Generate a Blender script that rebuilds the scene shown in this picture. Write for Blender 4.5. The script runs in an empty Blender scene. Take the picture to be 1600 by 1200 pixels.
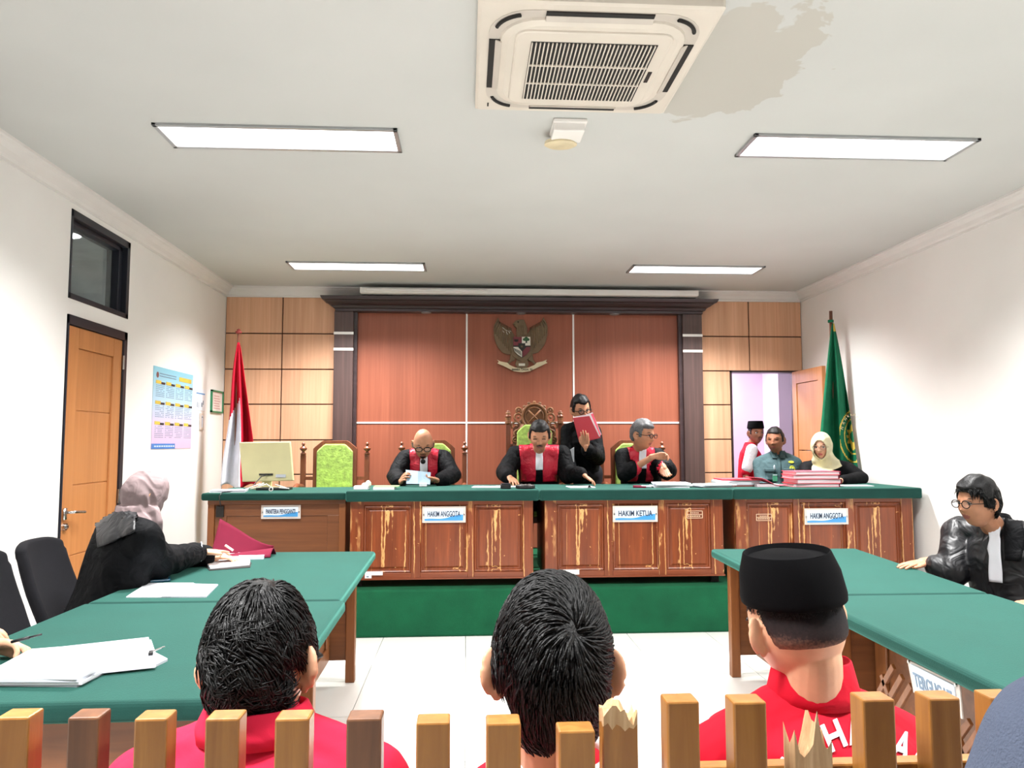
import bpy, bmesh, math, random
import numpy as np
from mathutils import Vector, Matrix, noise, Euler
from mathutils.bvhtree import BVHTree
SC = bpy.context.scene
COL = SC.collection
random.seed(7)
V = Vector
# ------------------------------------------------------------------ camera
CAM_F, YAW, PITCH, ROLL, CAM_H = 1195.4, .0599, .0770, -.0018, 1.42
FW = V((math.sin(YAW)*math.cos(PITCH), math.cos(YAW)*math.cos(PITCH), math.sin(PITCH)))
_r = V((math.cos(YAW), -math.sin(YAW), 0)); _u = _r.cross(FW)
RT = _r*math.cos(ROLL)+_u*math.sin(ROLL); UP = -_r*math.sin(ROLL)+_u*math.cos(ROLL)
CC = V((0, 0, CAM_H))
cam = bpy.data.cameras.new('camera'); cam_o = bpy.data.objects.new('camera', cam); COL.objects.link(cam_o)
cam.sensor_width = 36; cam.lens = CAM_F/1600*36; cam.clip_start = .05
cam_o.matrix_world = Matrix(((RT.x, UP.x, -FW.x, 0), (RT.y, UP.y, -FW.y, 0), (RT.z, UP.z, -FW.z, CAM_H), (0, 0, 0, 1)))
SC.camera = cam_o
def _ray(u, v): return FW+RT*((u-800)/CAM_F)-UP*((v-600)/CAM_F)
def at(u, v, Y):   # photo pixel + real depth -> point in the room
    d = _ray(u, v); return CC+d*(Y/d.y)
def atz(u, v, Z):
    d = _ray(u, v); return CC+d*((Z-CAM_H)/d.z)
def atx(u, v, X):
    d = _ray(u, v); return CC+d*(X/d.x)
# ------------------------------------------------------------------ world and light
w = bpy.data.worlds.new('world'); SC.world = w; w.use_nodes = True
w.node_tree.nodes['Background'].inputs[0].default_value = (.85, .92, 1, 1)
w.node_tree.nodes['Background'].inputs[1].default_value = .5
vs = SC.view_settings; vs.view_transform = 'Standard'; vs.look = 'None'; vs.gamma = 1; vs.use_curve_mapping = False
vs.exposure = .35
ZC = 3.02                     # ceiling height
PANEL_W = 80
def area(name, loc, sx, sy, power, color=(1, 1, 1), spread=130, rot=(0, 0, 0)):
    l = bpy.data.lights.new(name, 'AREA'); l.shape = 'RECTANGLE'; l.size = sx; l.size_y = sy
    l.energy = power; l.color = color; l.spread = math.radians(spread)
    o = bpy.data.objects.new(name, l); COL.objects.link(o); o.location = loc; o.rotation_euler = rot; return o
LAMPS = [(-1.575, 3.81), (1.49, 3.77), (-1.59, 6.73), (1.495, 6.70), (-1.58, .85), (1.49, .85)]
for x, y in LAMPS: area('panel_light', (x+.61, y+.152, ZC-.012), 1.16, .25, PANEL_W, (1, .985, .975), 127)
area('corridor_light', (2.5, 9.0, 2.9), .6, .5, 78, (1, .98, 1), 160)
# ------------------------------------------------------------------ helpers
WL = {}
def lin(c):
    return tuple(((x/255)/12.92 if x/255 <= .04045 else ((x/255+.055)/1.055)**2.4) for x in c)+(1,)
def P0(name, rough=.5, metal=0, spec=.5):
    m = bpy.data.materials.new(name); m.use_nodes = True; nt = m.node_tree; b = nt.nodes['Principled BSDF']
    b.inputs['Roughness'].default_value = rough; b.inputs['Metallic'].default_value = metal
    b.inputs['Specular IOR Level'].default_value = spec
    return m, nt, b
def N(nt, t, **k):
    n = nt.nodes.new(t)
    for a, v in k.items(): setattr(n, a, v)
    return n
def coords(nt, scale=(1, 1, 1), obj=True):
    tc = N(nt, 'ShaderNodeTexCoord'); mp = N(nt, 'ShaderNodeMapping'); mp.inputs['Scale'].default_value = scale
    nt.links.new(tc.outputs['Object'], mp.inputs[0]); return mp.outputs[0]
def noise_n(nt, vec, scale, detail=3, rough=.5, dist=0):
    n = N(nt, 'ShaderNodeTexNoise'); n.inputs['Scale'].default_value = scale; n.inputs['Detail'].default_value = detail
    n.inputs['Roughness'].default_value = rough; n.inputs['Distortion'].default_value = dist
    nt.links.new(vec, n.inputs['Vector']); return n.outputs['Fac']
def ramp(nt, fac, stops):
    r = N(nt, 'ShaderNodeValToRGB'); e = r.color_ramp.elements
    while len(e) < len(stops): e.new(.5)
    for i, (p, c) in enumerate(stops): e[i].position = p; e[i].color = c if len(c) == 4 else lin(c)
    nt.links.new(fac, r.inputs[0]); return r.outputs[0]
def bump(nt, b, fac, strength, dist=.01):
    n = N(nt, 'ShaderNodeBump'); n.inputs['Strength'].default_value = strength; n.inputs['Distance'].default_value = dist
    nt.links.new(fac, n.inputs['Height']); nt.links.new(n.outputs[0], b.inputs['Normal'])
def mix(nt, fac, a, c):
    n = N(nt, 'ShaderNodeMix', data_type='RGBA'); nt.links.new(fac, n.inputs[0])
    for s, v in ((6, a), (7, c)):
        if isinstance(v, tuple): n.inputs[s].default_value = v if len(v) == 4 else lin(v)
        else: nt.links.new(v, n.inputs[s])
    return n.outputs[2]
def plain(name, c, rough=.5, metal=0, var=.06, scale=6, bmp=0, bscale=60, spec=.5, sheen=0, stretch=(1, 1, 1)):
    m, nt, b = P0(name, rough, metal, spec); vec = coords(nt, stretch)
    f = noise_n(nt, vec, scale, 3)
    c0 = tuple(x*(1-var) for x in c); c1 = tuple(min(255, x*(1+var)) for x in c)
    nt.links.new(ramp(nt, f, [(.3, c0), (.7, c1)]), b.inputs['Base Color'])
    if bmp: bump(nt, b, noise_n(nt, vec, bscale, 3), bmp)
    if sheen: b.inputs['Sheen Weight'].default_value = sheen
    return m
def wood(name, cd, cl, stretch=(30, 30, 1.2), scale=1.0, rough=.4, wear=None, bmp=.1, spec=.5, coat=0, knots=0):
    m, nt, b = P0(name, rough, 0, spec); vec = coords(nt, stretch)
    f = noise_n(nt, vec, scale, 5, .6, .6)
    colr = ramp(nt, f, [(.25, cd), (.55, tuple((a+b_)/2 for a, b_ in zip(cd, cl))), (.8, cl)])
    big = noise_n(nt, coords(nt, tuple(s/6 for s in stretch)), scale, 2)
    hs = N(nt, 'ShaderNodeHueSaturation'); mr = N(nt, 'ShaderNodeMapRange'); mr.inputs[3].default_value = .78; mr.inputs[4].default_value = 1.2
    nt.links.new(big, mr.inputs[0]); nt.links.new(mr.outputs[0], hs.inputs['Value']); nt.links.new(colr, hs.inputs['Color']); colr = hs.outputs[0]
    if wear:
        wv = noise_n(nt, coords(nt, (5.5, 5.5, .12)), 1.5, 2, .5, .2)
        wf = noise_n(nt, coords(nt, (30, 30, 14)), 1.5, 3)
        ma = N(nt, 'ShaderNodeMath', operation='MULTIPLY_ADD'); ma.inputs[1].default_value = .055; nt.links.new(wf, ma.inputs[0]); nt.links.new(wv, ma.inputs[2])
        # a thin band of the slow field = a long vertical peeled streak
        sub = N(nt, 'ShaderNodeMath', operation='SUBTRACT'); sub.inputs[1].default_value = .57; nt.links.new(ma.outputs[0], sub.inputs[0])
        ab = N(nt, 'ShaderNodeMath', operation='ABSOLUTE'); nt.links.new(sub.outputs[0], ab.inputs[0])
        brk = noise_n(nt, coords(nt, (2.4, 2.4, 2)), 1.7, 2)
        k = ramp(nt, ab.outputs[0], [(.0, (1, 1, 1, 1)), (.009, (.7, .7, .7, 1)), (.016, (0, 0, 0, 1))])
        kb = ramp(nt, brk, [(.42, (0, 0, 0, 1)), (.5, (1, 1, 1, 1))])
        mm = N(nt, 'ShaderNodeMath', operation='MULTIPLY'); nt.links.new(k, mm.inputs[0]); nt.links.new(kb, mm.inputs[1])
        spot = ramp(nt, noise_n(nt, coords(nt, (1, 1, 1)), 13, 3, .6), [(.70, (0, 0, 0, 1)), (.73, (1, 1, 1, 1))])
        mx = N(nt, 'ShaderNodeMath', operation='MAXIMUM'); nt.links.new(mm.outputs[0], mx.inputs[0]); nt.links.new(spot, mx.inputs[1])
        colr = mix(nt, mx.outputs[0], colr, wear)
    nt.links.new(colr, b.inputs['Base Color'])
    if coat: b.inputs['Coat Weight'].default_value = coat; b.inputs['Coat Roughness'].default_value = .2
    if bmp: bump(nt, b, f, bmp, .003)
    return m
def emis(name, c, s):
    m, nt, b = P0(name); b.inputs['Base Color'].default_value = (.8, .8, .8, 1)
    b.inputs['Emission Color'].default_value = c+(1,); b.inputs['Emission Strength'].default_value = s; return m
def fabric(name, c, rough=.9, var=.06, fold=0, weave=400, sheen=.0, fscale=9, spec=.2, wv=.12):
    m, nt, b = P0(name, rough, 0, spec); vec = coords(nt)
    f = noise_n(nt, vec, 5, 3)
    c0 = tuple(x*(1-var) for x in c); c1 = tuple(min(255, x*(1+var)) for x in c)
    nt.links.new(ramp(nt, f, [(.3, c0), (.7, c1)]), b.inputs['Base Color'])
    h = noise_n(nt, vec, weave, 1)
    b1 = N(nt, 'ShaderNodeBump'); b1.inputs['Strength'].default_value = wv; b1.inputs['Distance'].default_value = .002
    nt.links.new(h, b1.inputs['Height'])
    if fold:
        g = noise_n(nt, vec, fscale, 2, .5, 1.2)
        b2 = N(nt, 'ShaderNodeBump'); b2.inputs['Strength'].default_value = fold; b2.inputs['Distance'].default_value = .03
        nt.links.new(g, b2.inputs['Height']); nt.links.new(b1.outputs[0], b2.inputs['Normal']); nt.links.new(b2.outputs[0], b.inputs['Normal'])
    else: nt.links.new(b1.outputs[0], b.inputs['Normal'])
    if sheen: b.inputs['Sheen Weight'].default_value = sheen
    return m

def basis(z, hint=V((0, 0, 1))):
    z = z.normalized(); h = hint if abs(z.dot(hint)) < .95 else V((1, 0, 0))
    x = h.cross(z).normalized(); return x, z.cross(x)
class G:
    """collects plain shapes into one mesh"""
    def __init__(s): s.v = []; s.f = []
    def add(s, vs, fs):
        k = len(s.v); s.v += [tuple(p) for p in vs]; s.f += [tuple(i+k for i in f) for f in fs]; return s
    def box(s, a, b):
        x0, y0, z0 = (min(a[i], b[i]) for i in range(3)); x1, y1, z1 = (max(a[i], b[i]) for i in range(3))
        return s.add([(x0, y0, z0), (x1, y0, z0), (x1, y1, z0), (x0, y1, z0), (x0, y0, z1), (x1, y0, z1), (x1, y1, z1), (x0, y1, z1)],
                     [(3, 2, 1, 0), (4, 5, 6, 7), (0, 1, 5, 4), (1, 2, 6, 5), (2, 3, 7, 6), (3, 0, 4, 7)])
    def obox(s, c, size, M=None):
        M = M or Matrix.Identity(3); c = V(c); h = [q/2 for q in size]
        ps = [c+M@V((sx*h[0], sy*h[1], sz*h[2])) for sz in (-1, 1) for sx, sy in ((-1, -1), (1, -1), (1, 1), (-1, 1))]
        return s.add(ps, [(3, 2, 1, 0), (4, 5, 6, 7), (0, 1, 5, 4), (1, 2, 6, 5), (2, 3, 7, 6), (3, 0, 4, 7)])
    def loft(s, rings, cap=True, closed=True):
        n = len(rings[0]); vs = [p for r in rings for p in r]; fs = []
        for i in range(len(rings)-1):
            for j in range(n if closed else n-1):
                a = i*n+j; b = i*n+(j+1) % n; fs.append((a, b, b+n, a+n))
        if cap: fs.append(tuple(range(n))[::-1]); fs.append(tuple((len(rings)-1)*n+j for j in range(n)))
        return s.add(vs, fs)
    def tube(s, pts, rs, n=10, cap=True, ey=1.0, hint=V((0, 0, 1))):
        pts = [V(p) for p in pts]
        if not hasattr(rs, '__len__'): rs = [rs]*len(pts)
        rings = []
        for i, p in enumerate(pts):
            d = (pts[min(i+1, len(pts)-1)]-pts[max(i-1, 0)])
            x, y = basis(d, hint); rings.append([p+(x*math.cos(t)+y*math.sin(t)*ey)*rs[i] for t in (2*math.pi*j/n for j in range(n))])
        return s.loft(rings, cap)
    def caps(s, p0, r0, p1, r1, n=12):
        """round-ended tapered capsule"""
        p0 = V(p0); p1 = V(p1); d = p1-p0; L = d.length
        if L < 1e-6: return s.ell(p0, (r0, r0, r0))
        d /= L; x, y = basis(d); pr = []
        for k in range(5): a = -math.pi/2+k*math.pi/8*1.0; pr.append((p0+d*(r0*math.sin(a)), max(r0*math.cos(a), r0*.03)))
        for k in range(5): a = k*math.pi/8; pr.append((p1+d*(r1*math.sin(a)), max(r1*math.cos(a), r1*.03)))
        return s.loft([[c+(x*math.cos(t)+y*math.sin(t))*r for t in (2*math.pi*j/n for j in range(n))] for c, r in pr])
    def chain(s, pts, rs, n=12):
        for i in range(len(pts)-1): s.caps(pts[i], rs[i], pts[i+1], rs[i+1], n)
        return s
    def ell(s, c, r, M=None, nu=16, nv=10):
        M = M or Matrix.Identity(3); c = V(c); rings = []
        for k in range(nv+1):
            a = -math.pi/2+math.pi*k/nv; ca = max(math.cos(a), .02)
            rings.append([c+M@V((r[0]*ca*math.cos(t), r[1]*ca*math.sin(t), r[2]*math.sin(a))) for t in (2*math.pi*j/nu for j in range(nu))])
        return s.loft(rings)
    def lathe(s, o, prof, n=14, M=None):
        M = M or Matrix.Identity(3); o = V(o)
        return s.loft([[o+M@V((r*math.cos(t), r*math.sin(t), z)) for t in (2*math.pi*j/n for j in range(n))] for r, z in prof])
    def prism(s, poly, f, d0, d1):
        """poly = 2D outline, f(a, b, d) -> 3D point"""
        n = len(poly); vs = [f(a, b, d0) for a, b in poly]+[f(a, b, d1) for a, b in poly]
        return s.add(vs, [tuple(range(n))[::-1], tuple(range(n, 2*n))]+[(i, (i+1) % n, (i+1) % n+n, i+n) for i in range(n)])
    def torus(s, c, R, r, x, y, n=24, m=6, a0=0, a1=2*math.pi):
        full = abs(a1-a0-2*math.pi) < 1e-6; c = V(c); z = x.cross(y); rings = []
        for i in range(n+(0 if full else 1)):
            t = a0+(a1-a0)*i/n; d = x*math.cos(t)+y*math.sin(t)
            rings.append([c+d*(R+r*math.cos(q))+z*(r*math.sin(q)) for q in (2*math.pi*j/m for j in range(m))])
        if full: rings.append(rings[0])
        return s.loft(rings, not full)
def link(o, parent=None, wl=None):
    COL.objects.link(o)
    return o
def meshobj(name, v, f, mats, parent=None, smooth=False, bevel=0, origin=None, seg=2, recalc=True, mi=None):
    v = np.array([tuple(p) for p in v], dtype=float) if not isinstance(v, np.ndarray) else v
    if parent is not None: org = WL[parent.name]
    elif origin is not None: org = V(origin)
    else: org = V(((v[:, 0].min()+v[:, 0].max())/2, (v[:, 1].min()+v[:, 1].max())/2, v[:, 2].min()))
    me = bpy.data.meshes.new(name); me.from_pydata((v-np.array(org)).tolist(), [], [tuple(int(i) for i in q) for q in f]); 
    if recalc:
        bm = bmesh.new(); bm.from_mesh(me); bmesh.ops.recalc_face_normals(bm, faces=bm.faces); bm.to_mesh(me); bm.free()
    for m in (mats if isinstance(mats, (list, tuple)) else [mats]): me.materials.append(m)
    if mi is not None: me.polygons.foreach_set('material_index', list(mi))
    if smooth: me.polygons.foreach_set('use_smooth', [True]*len(me.polygons))
    o = bpy.data.objects.new(name, me); COL.objects.link(o)
    if parent is not None: o.parent = parent
    else: o.location = org
    WL[o.name] = org
    if bevel:
        b = o.modifiers.new('bevel', 'BEVEL'); b.width = bevel; b.segments = seg; b.limit_method = 'ANGLE'; b.angle_limit = .6
    return o
def B(name, g, mats, parent=None, **k): return meshobj(name, g.v, g.f, mats, parent, **k)
def tag(o, label=None, cat=None, group=None, kind=None):
    if label: o['label'] = label
    if cat: o['category'] = cat
    if group: o['group'] = group
    if kind: o['kind'] = kind
    return o
def empty(name, loc, label=None, cat=None, group=None, kind=None):
    o = bpy.data.objects.new(name, None); o.empty_display_size = .1; COL.objects.link(o); o.location = loc; WL[o.name] = V(loc)
    return tag(o, label, cat, group, kind)
def struct(name, g, m, **k): return tag(B(name, g, m, **k), kind='structure')
def copy_tree(o, delta, label=None, parent=None):
    c = o.copy(); COL.objects.link(c)
    if parent is not None: c.parent = parent; WL[c.name] = WL[parent.name]
    else: c.location = o.location+V(delta); WL[c.name] = V(c.location)
    if label: c['label'] = label
    for ch in list(o.children): copy_tree(ch, delta, None, c)
    return c
def grid_rows(nx, ny, fn):
    vs = [fn(i/nx, j/ny) for j in range(ny+1) for i in range(nx+1)]
    fs = [(j*(nx+1)+i, j*(nx+1)+i+1, (j+1)*(nx+1)+i+1, (j+1)*(nx+1)+i) for j in range(ny) for i in range(nx)]
    return vs, fs
def sheet(name, fn, nx, ny, mats, parent=None, thick=.002, smooth=True, **k):
    """thin cloth or paper: a grid with real thickness"""
    vs, fs = grid_rows(nx, ny, fn); o = meshobj(name, vs, fs, mats, parent, smooth=smooth, **k)
    s = o.modifiers.new('thickness', 'SOLIDIFY'); s.thickness = thick; s.offset = 0; return o
def text_obj(name, body, size, mt, parent, origin, xdir, ydir, depth=.0008, width=None, bold=0, align='CENTER'):
    c = bpy.data.curves.new(name, 'FONT'); c.body = body; c.size = size; c.align_x = align; c.align_y = 'CENTER'; c.extrude = depth/2; c.offset = bold
    t = bpy.data.objects.new(name+'_tmp', c); COL.objects.link(t); dg = bpy.context.evaluated_depsgraph_get(); 
    me = bpy.data.meshes.new_from_object(t.evaluated_get(dg)); bpy.data.objects.remove(t); bpy.data.curves.remove(c)
    n = len(me.vertices); co = np.empty(n*3); me.vertices.foreach_get('co', co); co = co.reshape(-1, 3)
    if width:
        w0 = co[:, 0].max()-co[:, 0].min(); co[:, 0] *= width/max(w0, 1e-6)
    x = V(xdir).normalized(); y = V(ydir).normalized(); z = x.cross(y)
    A = np.array([list(x), list(y), list(z)]); co = co@A+np.array(V(origin))
    fs = [tuple(p.vertices) for p in me.polygons]; bpy.data.meshes.remove(me)
    return meshobj(name, co, fs, mt, parent, recalc=False)
# ------------------------------------------------------------------ materials
M_wall = plain('wall_paint', (238, 236, 233), .6, var=.012, scale=1.5, bmp=.03, bscale=120)
m, nt, b = P0('ceiling_paint', .8); vec = coords(nt)
base = ramp(nt, noise_n(nt, vec, .8, 3), [(.3, (192, 193, 190)), (.7, (200, 201, 198))])
sub = N(nt, 'ShaderNodeVectorMath', operation='SUBTRACT'); nt.links.new(vec, sub.inputs[0]); M_ceil = m
ceil_sub = sub
sc_ = N(nt, 'ShaderNodeVectorMath', operation='MULTIPLY'); sc_.inputs[1].default_value = (1.6, 1.15, 1); nt.links.new(sub.outputs[0], sc_.inputs[0])
ln = N(nt, 'ShaderNodeVectorMath', operation='LENGTH'); nt.links.new(sc_.outputs[0], ln.inputs[0])
nz = noise_n(nt, vec, 4.5, 4, .55, .4); ma = N(nt, 'ShaderNodeMath', operation='MULTIPLY_ADD'); ma.inputs[1].default_value = -1.1; nt.links.new(nz, ma.inputs[0]); nt.links.new(ln.outputs[1], ma.inputs[2])
nt.links.new(mix(nt, ramp(nt, ma.outputs[0], [(.0, (1, 1, 1, 1)), (.03, (0, 0, 0, 1))]), base, (184, 181, 173)), b.inputs['Base Color'])
M_crown = plain('crown_white', (222, 219, 216), .6, var=.01)
M_tile = plain('white_tile', (236, 236, 231), .12, var=.012, scale=2, spec=.5)
M_grout = plain('grout', (168, 166, 158), .8)
M_lilac = plain('lilac_paint', (226, 204, 228), .7, var=.02, scale=2)
M_green_cloth = fabric('green_table_cloth', (17, 57, 51), .85, .06, weave=260, wv=.35, sheen=.55)
b_ = M_green_cloth.node_tree.nodes['Principled BSDF']; b_.inputs['Sheen Tint'].default_value = lin((120, 208, 190)); b_.inputs['Sheen Roughness'].default_value = .45
M_platform = fabric('green_carpet', (18, 80, 52), .95, .08, weave=300, wv=.5)
M_light_panel = wood('light_veneer', (206, 154, 120), (230, 184, 150), (40, 40, 1.0), 1, .45, spec=.35, bmp=.02)
M_red_panel = wood('red_veneer', (140, 78, 58), (164, 95, 71), (38, 38, .9), 1, .42, spec=.4, bmp=.02)
M_dark_wood = wood('dark_veneer', (64, 48, 47), (98, 74, 68), (34, 34, .8), 1.2, .45, bmp=.03)
M_cornice = wood('dark_cornice', (46, 34, 36), (70, 52, 54), (1, 30, 30), 1, .35, bmp=.02)
M_gap = plain('panel_gap', (70, 38, 26), .8)
M_strip = plain('white_strip', (235, 232, 228), .4, var=.01)
M_bench = wood('worn_bench_wood', (96, 42, 18), (148, 75, 36), (26, 26, 1.4), 1.2, .36, wear=(222, 170, 108), coat=.2)
M_bench_side = wood('bench_wood_h', (104, 46, 20), (150, 76, 38), (1.6, 26, 26), 1.2, .38, coat=.2)
M_desk_wood = wood('brown_desk_wood', (98, 56, 28), (136, 84, 46), (1.2, 22, 22), 1, .45, coat=.1)
M_desk_leg = wood('brown_desk_leg', (110, 62, 28), (152, 94, 48), (22, 22, 1.2), 1, .45, coat=.1)
M_door = wood('door_wood', (178, 116, 66), (202, 138, 84), (24, 24, .9), 1, .42, coat=.1, bmp=.02)
M_picket = wood('picket_wood', (134, 84, 32), (176, 123, 58), (30, 30, 3), 1.3, .42, bmp=.15, coat=.25)
M_picket_dark = wood('picket_wood_dark', (84, 52, 32), (130, 84, 52), (30, 30, 3), 1.3, .45, bmp=.15, coat=.2)
M_splinter = wood('splinter_wood', (168, 130, 88), (226, 196, 156), (60, 60, 5), 1.3, .8, bmp=.6)
M_chairwood = wood('chair_wood', (98, 52, 32), (142, 80, 50), (26, 26, 2), 1.2, .35, coat=.25)
M_black = plain('black_plastic', (22, 22, 24), .45, var=.05)
M_blackfab = fabric('black_mesh_fabric', (24, 24, 28), .9, weave=500, wv=.5)
M_frame_blk = plain('black_frame', (30, 32, 42), .4, var=.05)
M_steel = plain('steel', (190, 190, 188), .25, metal=1, var=.03)
M_ac = plain('ac_plastic', (214, 206, 194), .45, var=.02, scale=3)
M_ac_lid = plain('ac_blade', (196, 188, 178), .45, var=.02)
M_dark = plain('dark_void', (30, 28, 26), .8)
M_paper = plain('paper', (236, 238, 244), .7, var=.01)
M_paper2 = plain('paper_grey', (205, 210, 220), .7, var=.02)
M_paperedge = plain('paper_edges', (222, 205, 212), .8, var=.12, scale=4, stretch=(1, 1, 90))
M_pink = plain('pink_card', (226, 92, 112), .6, var=.03)
M_redcard = plain('red_card', (206, 62, 78), .55, var=.03)
M_maroon = fabric('maroon_cloth_cover', (112, 26, 50), .8)
M_brownfolder = plain('brown_folder', (126, 76, 72), .7)
M_greenfab = plain('lime_upholstery', (160, 190, 92), .9, var=.14, scale=26, bmp=.3, bscale=60, sheen=.2)
M_plate = plain('plate_white', (214, 228, 240), .25, var=.01)
M_blue = plain('plate_blue', (70, 148, 208), .3, var=.05)
M_acryl = plain('clear_backing', (206, 196, 188), .2, var=.02)
M_ink = plain('sign_ink', (44, 58, 84), .5)
M_greyink = plain('grey_ink', (120, 140, 160), .5)
M_sticker = plain('sticker', (228, 226, 222), .5, var=.02)
M_diff = emis('lamp_diffuser', (.98, 1, .99), 3.2)
M_lampframe = plain('lamp_frame', (170, 172, 174), .35, metal=.6, var=.02)
M_gold = plain('emblem_bronze', (112, 92, 68), .5, metal=.2, var=.08, scale=14)
M_goldyel = plain('gold_print', (206, 178, 72), .6)
M_beige = plain('ribbon_beige', (214, 200, 166), .6)
M_shred = plain('shield_red', (116, 44, 54), .5); M_shwhite = plain('shield_white', (222, 218, 206), .5)
M_shblack = plain('shield_black', (26, 28, 26), .5); M_shgreen = plain('shield_green', (40, 84, 48), .5)
M_flagred = fabric('flag_red', (190, 24, 48), .8, fold=.2); M_flagwhite = fabric('flag_white', (228, 228, 236), .8, fold=.2)
M_flaggreen = fabric('flag_green', (16, 98, 68), .75, fold=.2)
M_pole = wood('pole_wood', (108, 66, 50), (144, 96, 74), (30, 30, 2), 1, .4)
M_cream = plain('cream_plastic', (222, 216, 166), .45, var=.02)
m, nt, b = P0('window_glass', .03); b.inputs['Base Color'].default_value = (.8, .85, .85, 1); b.inputs['Transmission Weight'].default_value = .9; b.inputs['IOR'].default_value = 1.2; M_glass = m
# ------------------------------------------------------------------ setting
PZ = .345
XL, XR, YB, Y0 = -2.46, 3.58, 7.92, -3.2
g = G().box((XL-.15, Y0, -.06), (XR+1.4, 10.6, -.012)); floor = struct('floor', g, M_grout)
tile_mesh = None; T = .6; ny0 = 5.35
for i in range(11):
    for j in range(17):
        x0 = -2.4-.6+i*T+.0; y0 = ny0-T*13+j*T
        if x0+T > XR+.35 or x0 < XL-.6 or y0+T < -2 or y0 > 7.3: continue
        if y0 > 6.0 : continue
        if tile_mesh is None:
            t = B('tile', G().box((x0+.002, y0+.002, -.012), (x0+T-.002, y0+T-.002, 0)), M_tile, floor); tile_mesh = t.data; fx, fy = x0, y0
        else:
            t = bpy.data.objects.new('tile', tile_mesh); COL.objects.link(t); t.parent = floor; t.location = (x0-fx, y0-fy, 0); WL[t.name] = WL[floor.name]
ceil = struct('ceiling', G().box((XL-.15, Y0, ZC), (XR+.15, 8.05, ZC+.1)), M_ceil)
st = atz(1130, 105, ZC)-WL['ceiling']; ceil_sub.inputs[1].default_value = (st.x, st.y, st.z)
wy0, wy1, wz0, wz1 = 4.83, 5.665, 2.322, 2.885; dy0, dy1, dz = 4.84, 5.665, 2.222
g = G().box((XL-.15, Y0, 0), (XL, wy0, ZC)).box((XL-.15, dy1, 0), (XL, 8.05, ZC)).box((XL-.15, wy0, wz1), (XL, dy1, ZC)).box((XL-.15, wy0, dz), (XL, dy1, wz0))
wall_left = struct('wall_left', g, M_wall)
wall_right = struct('wall_right', G().box((XR, Y0, 0), (XR+.15, 8.05, ZC)), M_wall)
struct('wall_behind', G().box((XL-.15, Y0-.1, 0), (XR+.15, Y0, ZC)), M_wall)
# back wall with doorway, wood panels as pieces
ddx0, ddx1, ddz = 2.79, 3.525, 2.18
yb = YB+.015
g = G().box((XL-.15, yb, 0), (ddx0, yb+.13, ZC)).box((ddx0, yb, ddz), (XR+.15, yb+.13, ZC)).box((ddx1, yb, 0), (XR+.15, yb+.13, ddz))
wall_back = struct('wall_back', g, M_gap)
def pan(x0, x1, z0, z1, mt, nm='panel'):
    return B(nm, G().box((x0+.006, YB-.003, z0+.006), (x1-.006, yb-.001, z1-.006)), mt, wall_back, bevel=.0015, seg=1)
rows = [2.925, 2.545, 2.177, 1.818, 1.455, 1.107, .74, .38]
for i in range(7):
    for a, c in ((-2.46, -1.886), (-1.886, -1.35)): pan(a, c, rows[i+1], rows[i], M_light_panel)
    if i < 2:
        for a, c in ((2.487, 3.004), (3.004, 3.58)): pan(a, c, rows[i+1], rows[i], M_light_panel)
    else: pan(2.487, ddx0, rows[i+1], rows[i], M_light_panel)
for a, c in ((-1.17, .004), (.004, 1.12), (1.12, 2.28)):
    pan(a, c, 1.63, 2.78, M_red_panel); pan(a, c, PZ, 1.63, M_red_panel)
g = G()
for x in (.004, 1.12): g.box((x-.009, YB-.012, PZ), (x+.009, YB-.002, 2.78))
g.box((-1.17, YB-.0115, 1.621), (2.28, YB-.002, 1.639)); struct('trim_1', g, M_strip)
zpil = at(800, 488, 7.80).z
for k, (a, c) in enumerate(((at(522, 520, 7.82).x, at(552, 520, 7.82).x), (at(1067, 520, 7.82).x, at(1097, 520, 7.82).x))):
    pil = empty('pillar', ((a+c)/2, 7.85, PZ), kind='structure')
    B('shaft', G().box((a, 7.82, PZ), (c, YB+.01, zpil)), M_dark_wood, pil, bevel=.003)
    for z in (2.54, 2.375): B('white_band', G().box((a-.003, 7.815, z-.013), (c+.003, 7.83, z+.013)), M_strip, pil)
    sx = c if k == 0 else a; sg = 1 if k == 0 else -1
    B('inner_post', G().box((sx, 7.86, PZ), (sx+sg*.035, YB+.008, zpil)), M_cornice, pil)
# canopy: stepped moulding over the bench wall
cx0, cx1 = at(524, 487, 7.80).x, at(1098, 490, 7.80).x
def rect(off, yf, z): return [V((cx0-off, yf, z)), V((cx1+off, yf, z)), V((cx1+off, YB+.01, z)), V((cx0-off, YB+.01, z))]
zb_ = at(800, 488, 7.80).z; zt_ = at(800, 464, 7.66).z; kz = (zt_-zb_)/.163
prof = [(a, 7.80-a*1.08, zb_+(z-2.705)*kz) for a, z in ((0, 2.705), (.0, 2.735), (.02, 2.742), (.03, 2.765), (.035, 2.772), (.06, 2.785), (.085, 2.81), (.09, 2.82), (.115, 2.827), (.125, 2.85), (.13, 2.868))]
can = empty('canopy', ((cx0+cx1)/2, 7.8, 2.7), kind='structure')
B('moulding', G().loft([rect(*p) for p in prof]), M_cornice, can)
for u in (666, 814, 960):
    p = at(u, 488, 7.86); B('downlight', G().lathe((p.x, 7.86, zb_-.008), [(.045, 0), (.05, .002), (.05, .009)], 20), M_lampframe, can)
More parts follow.
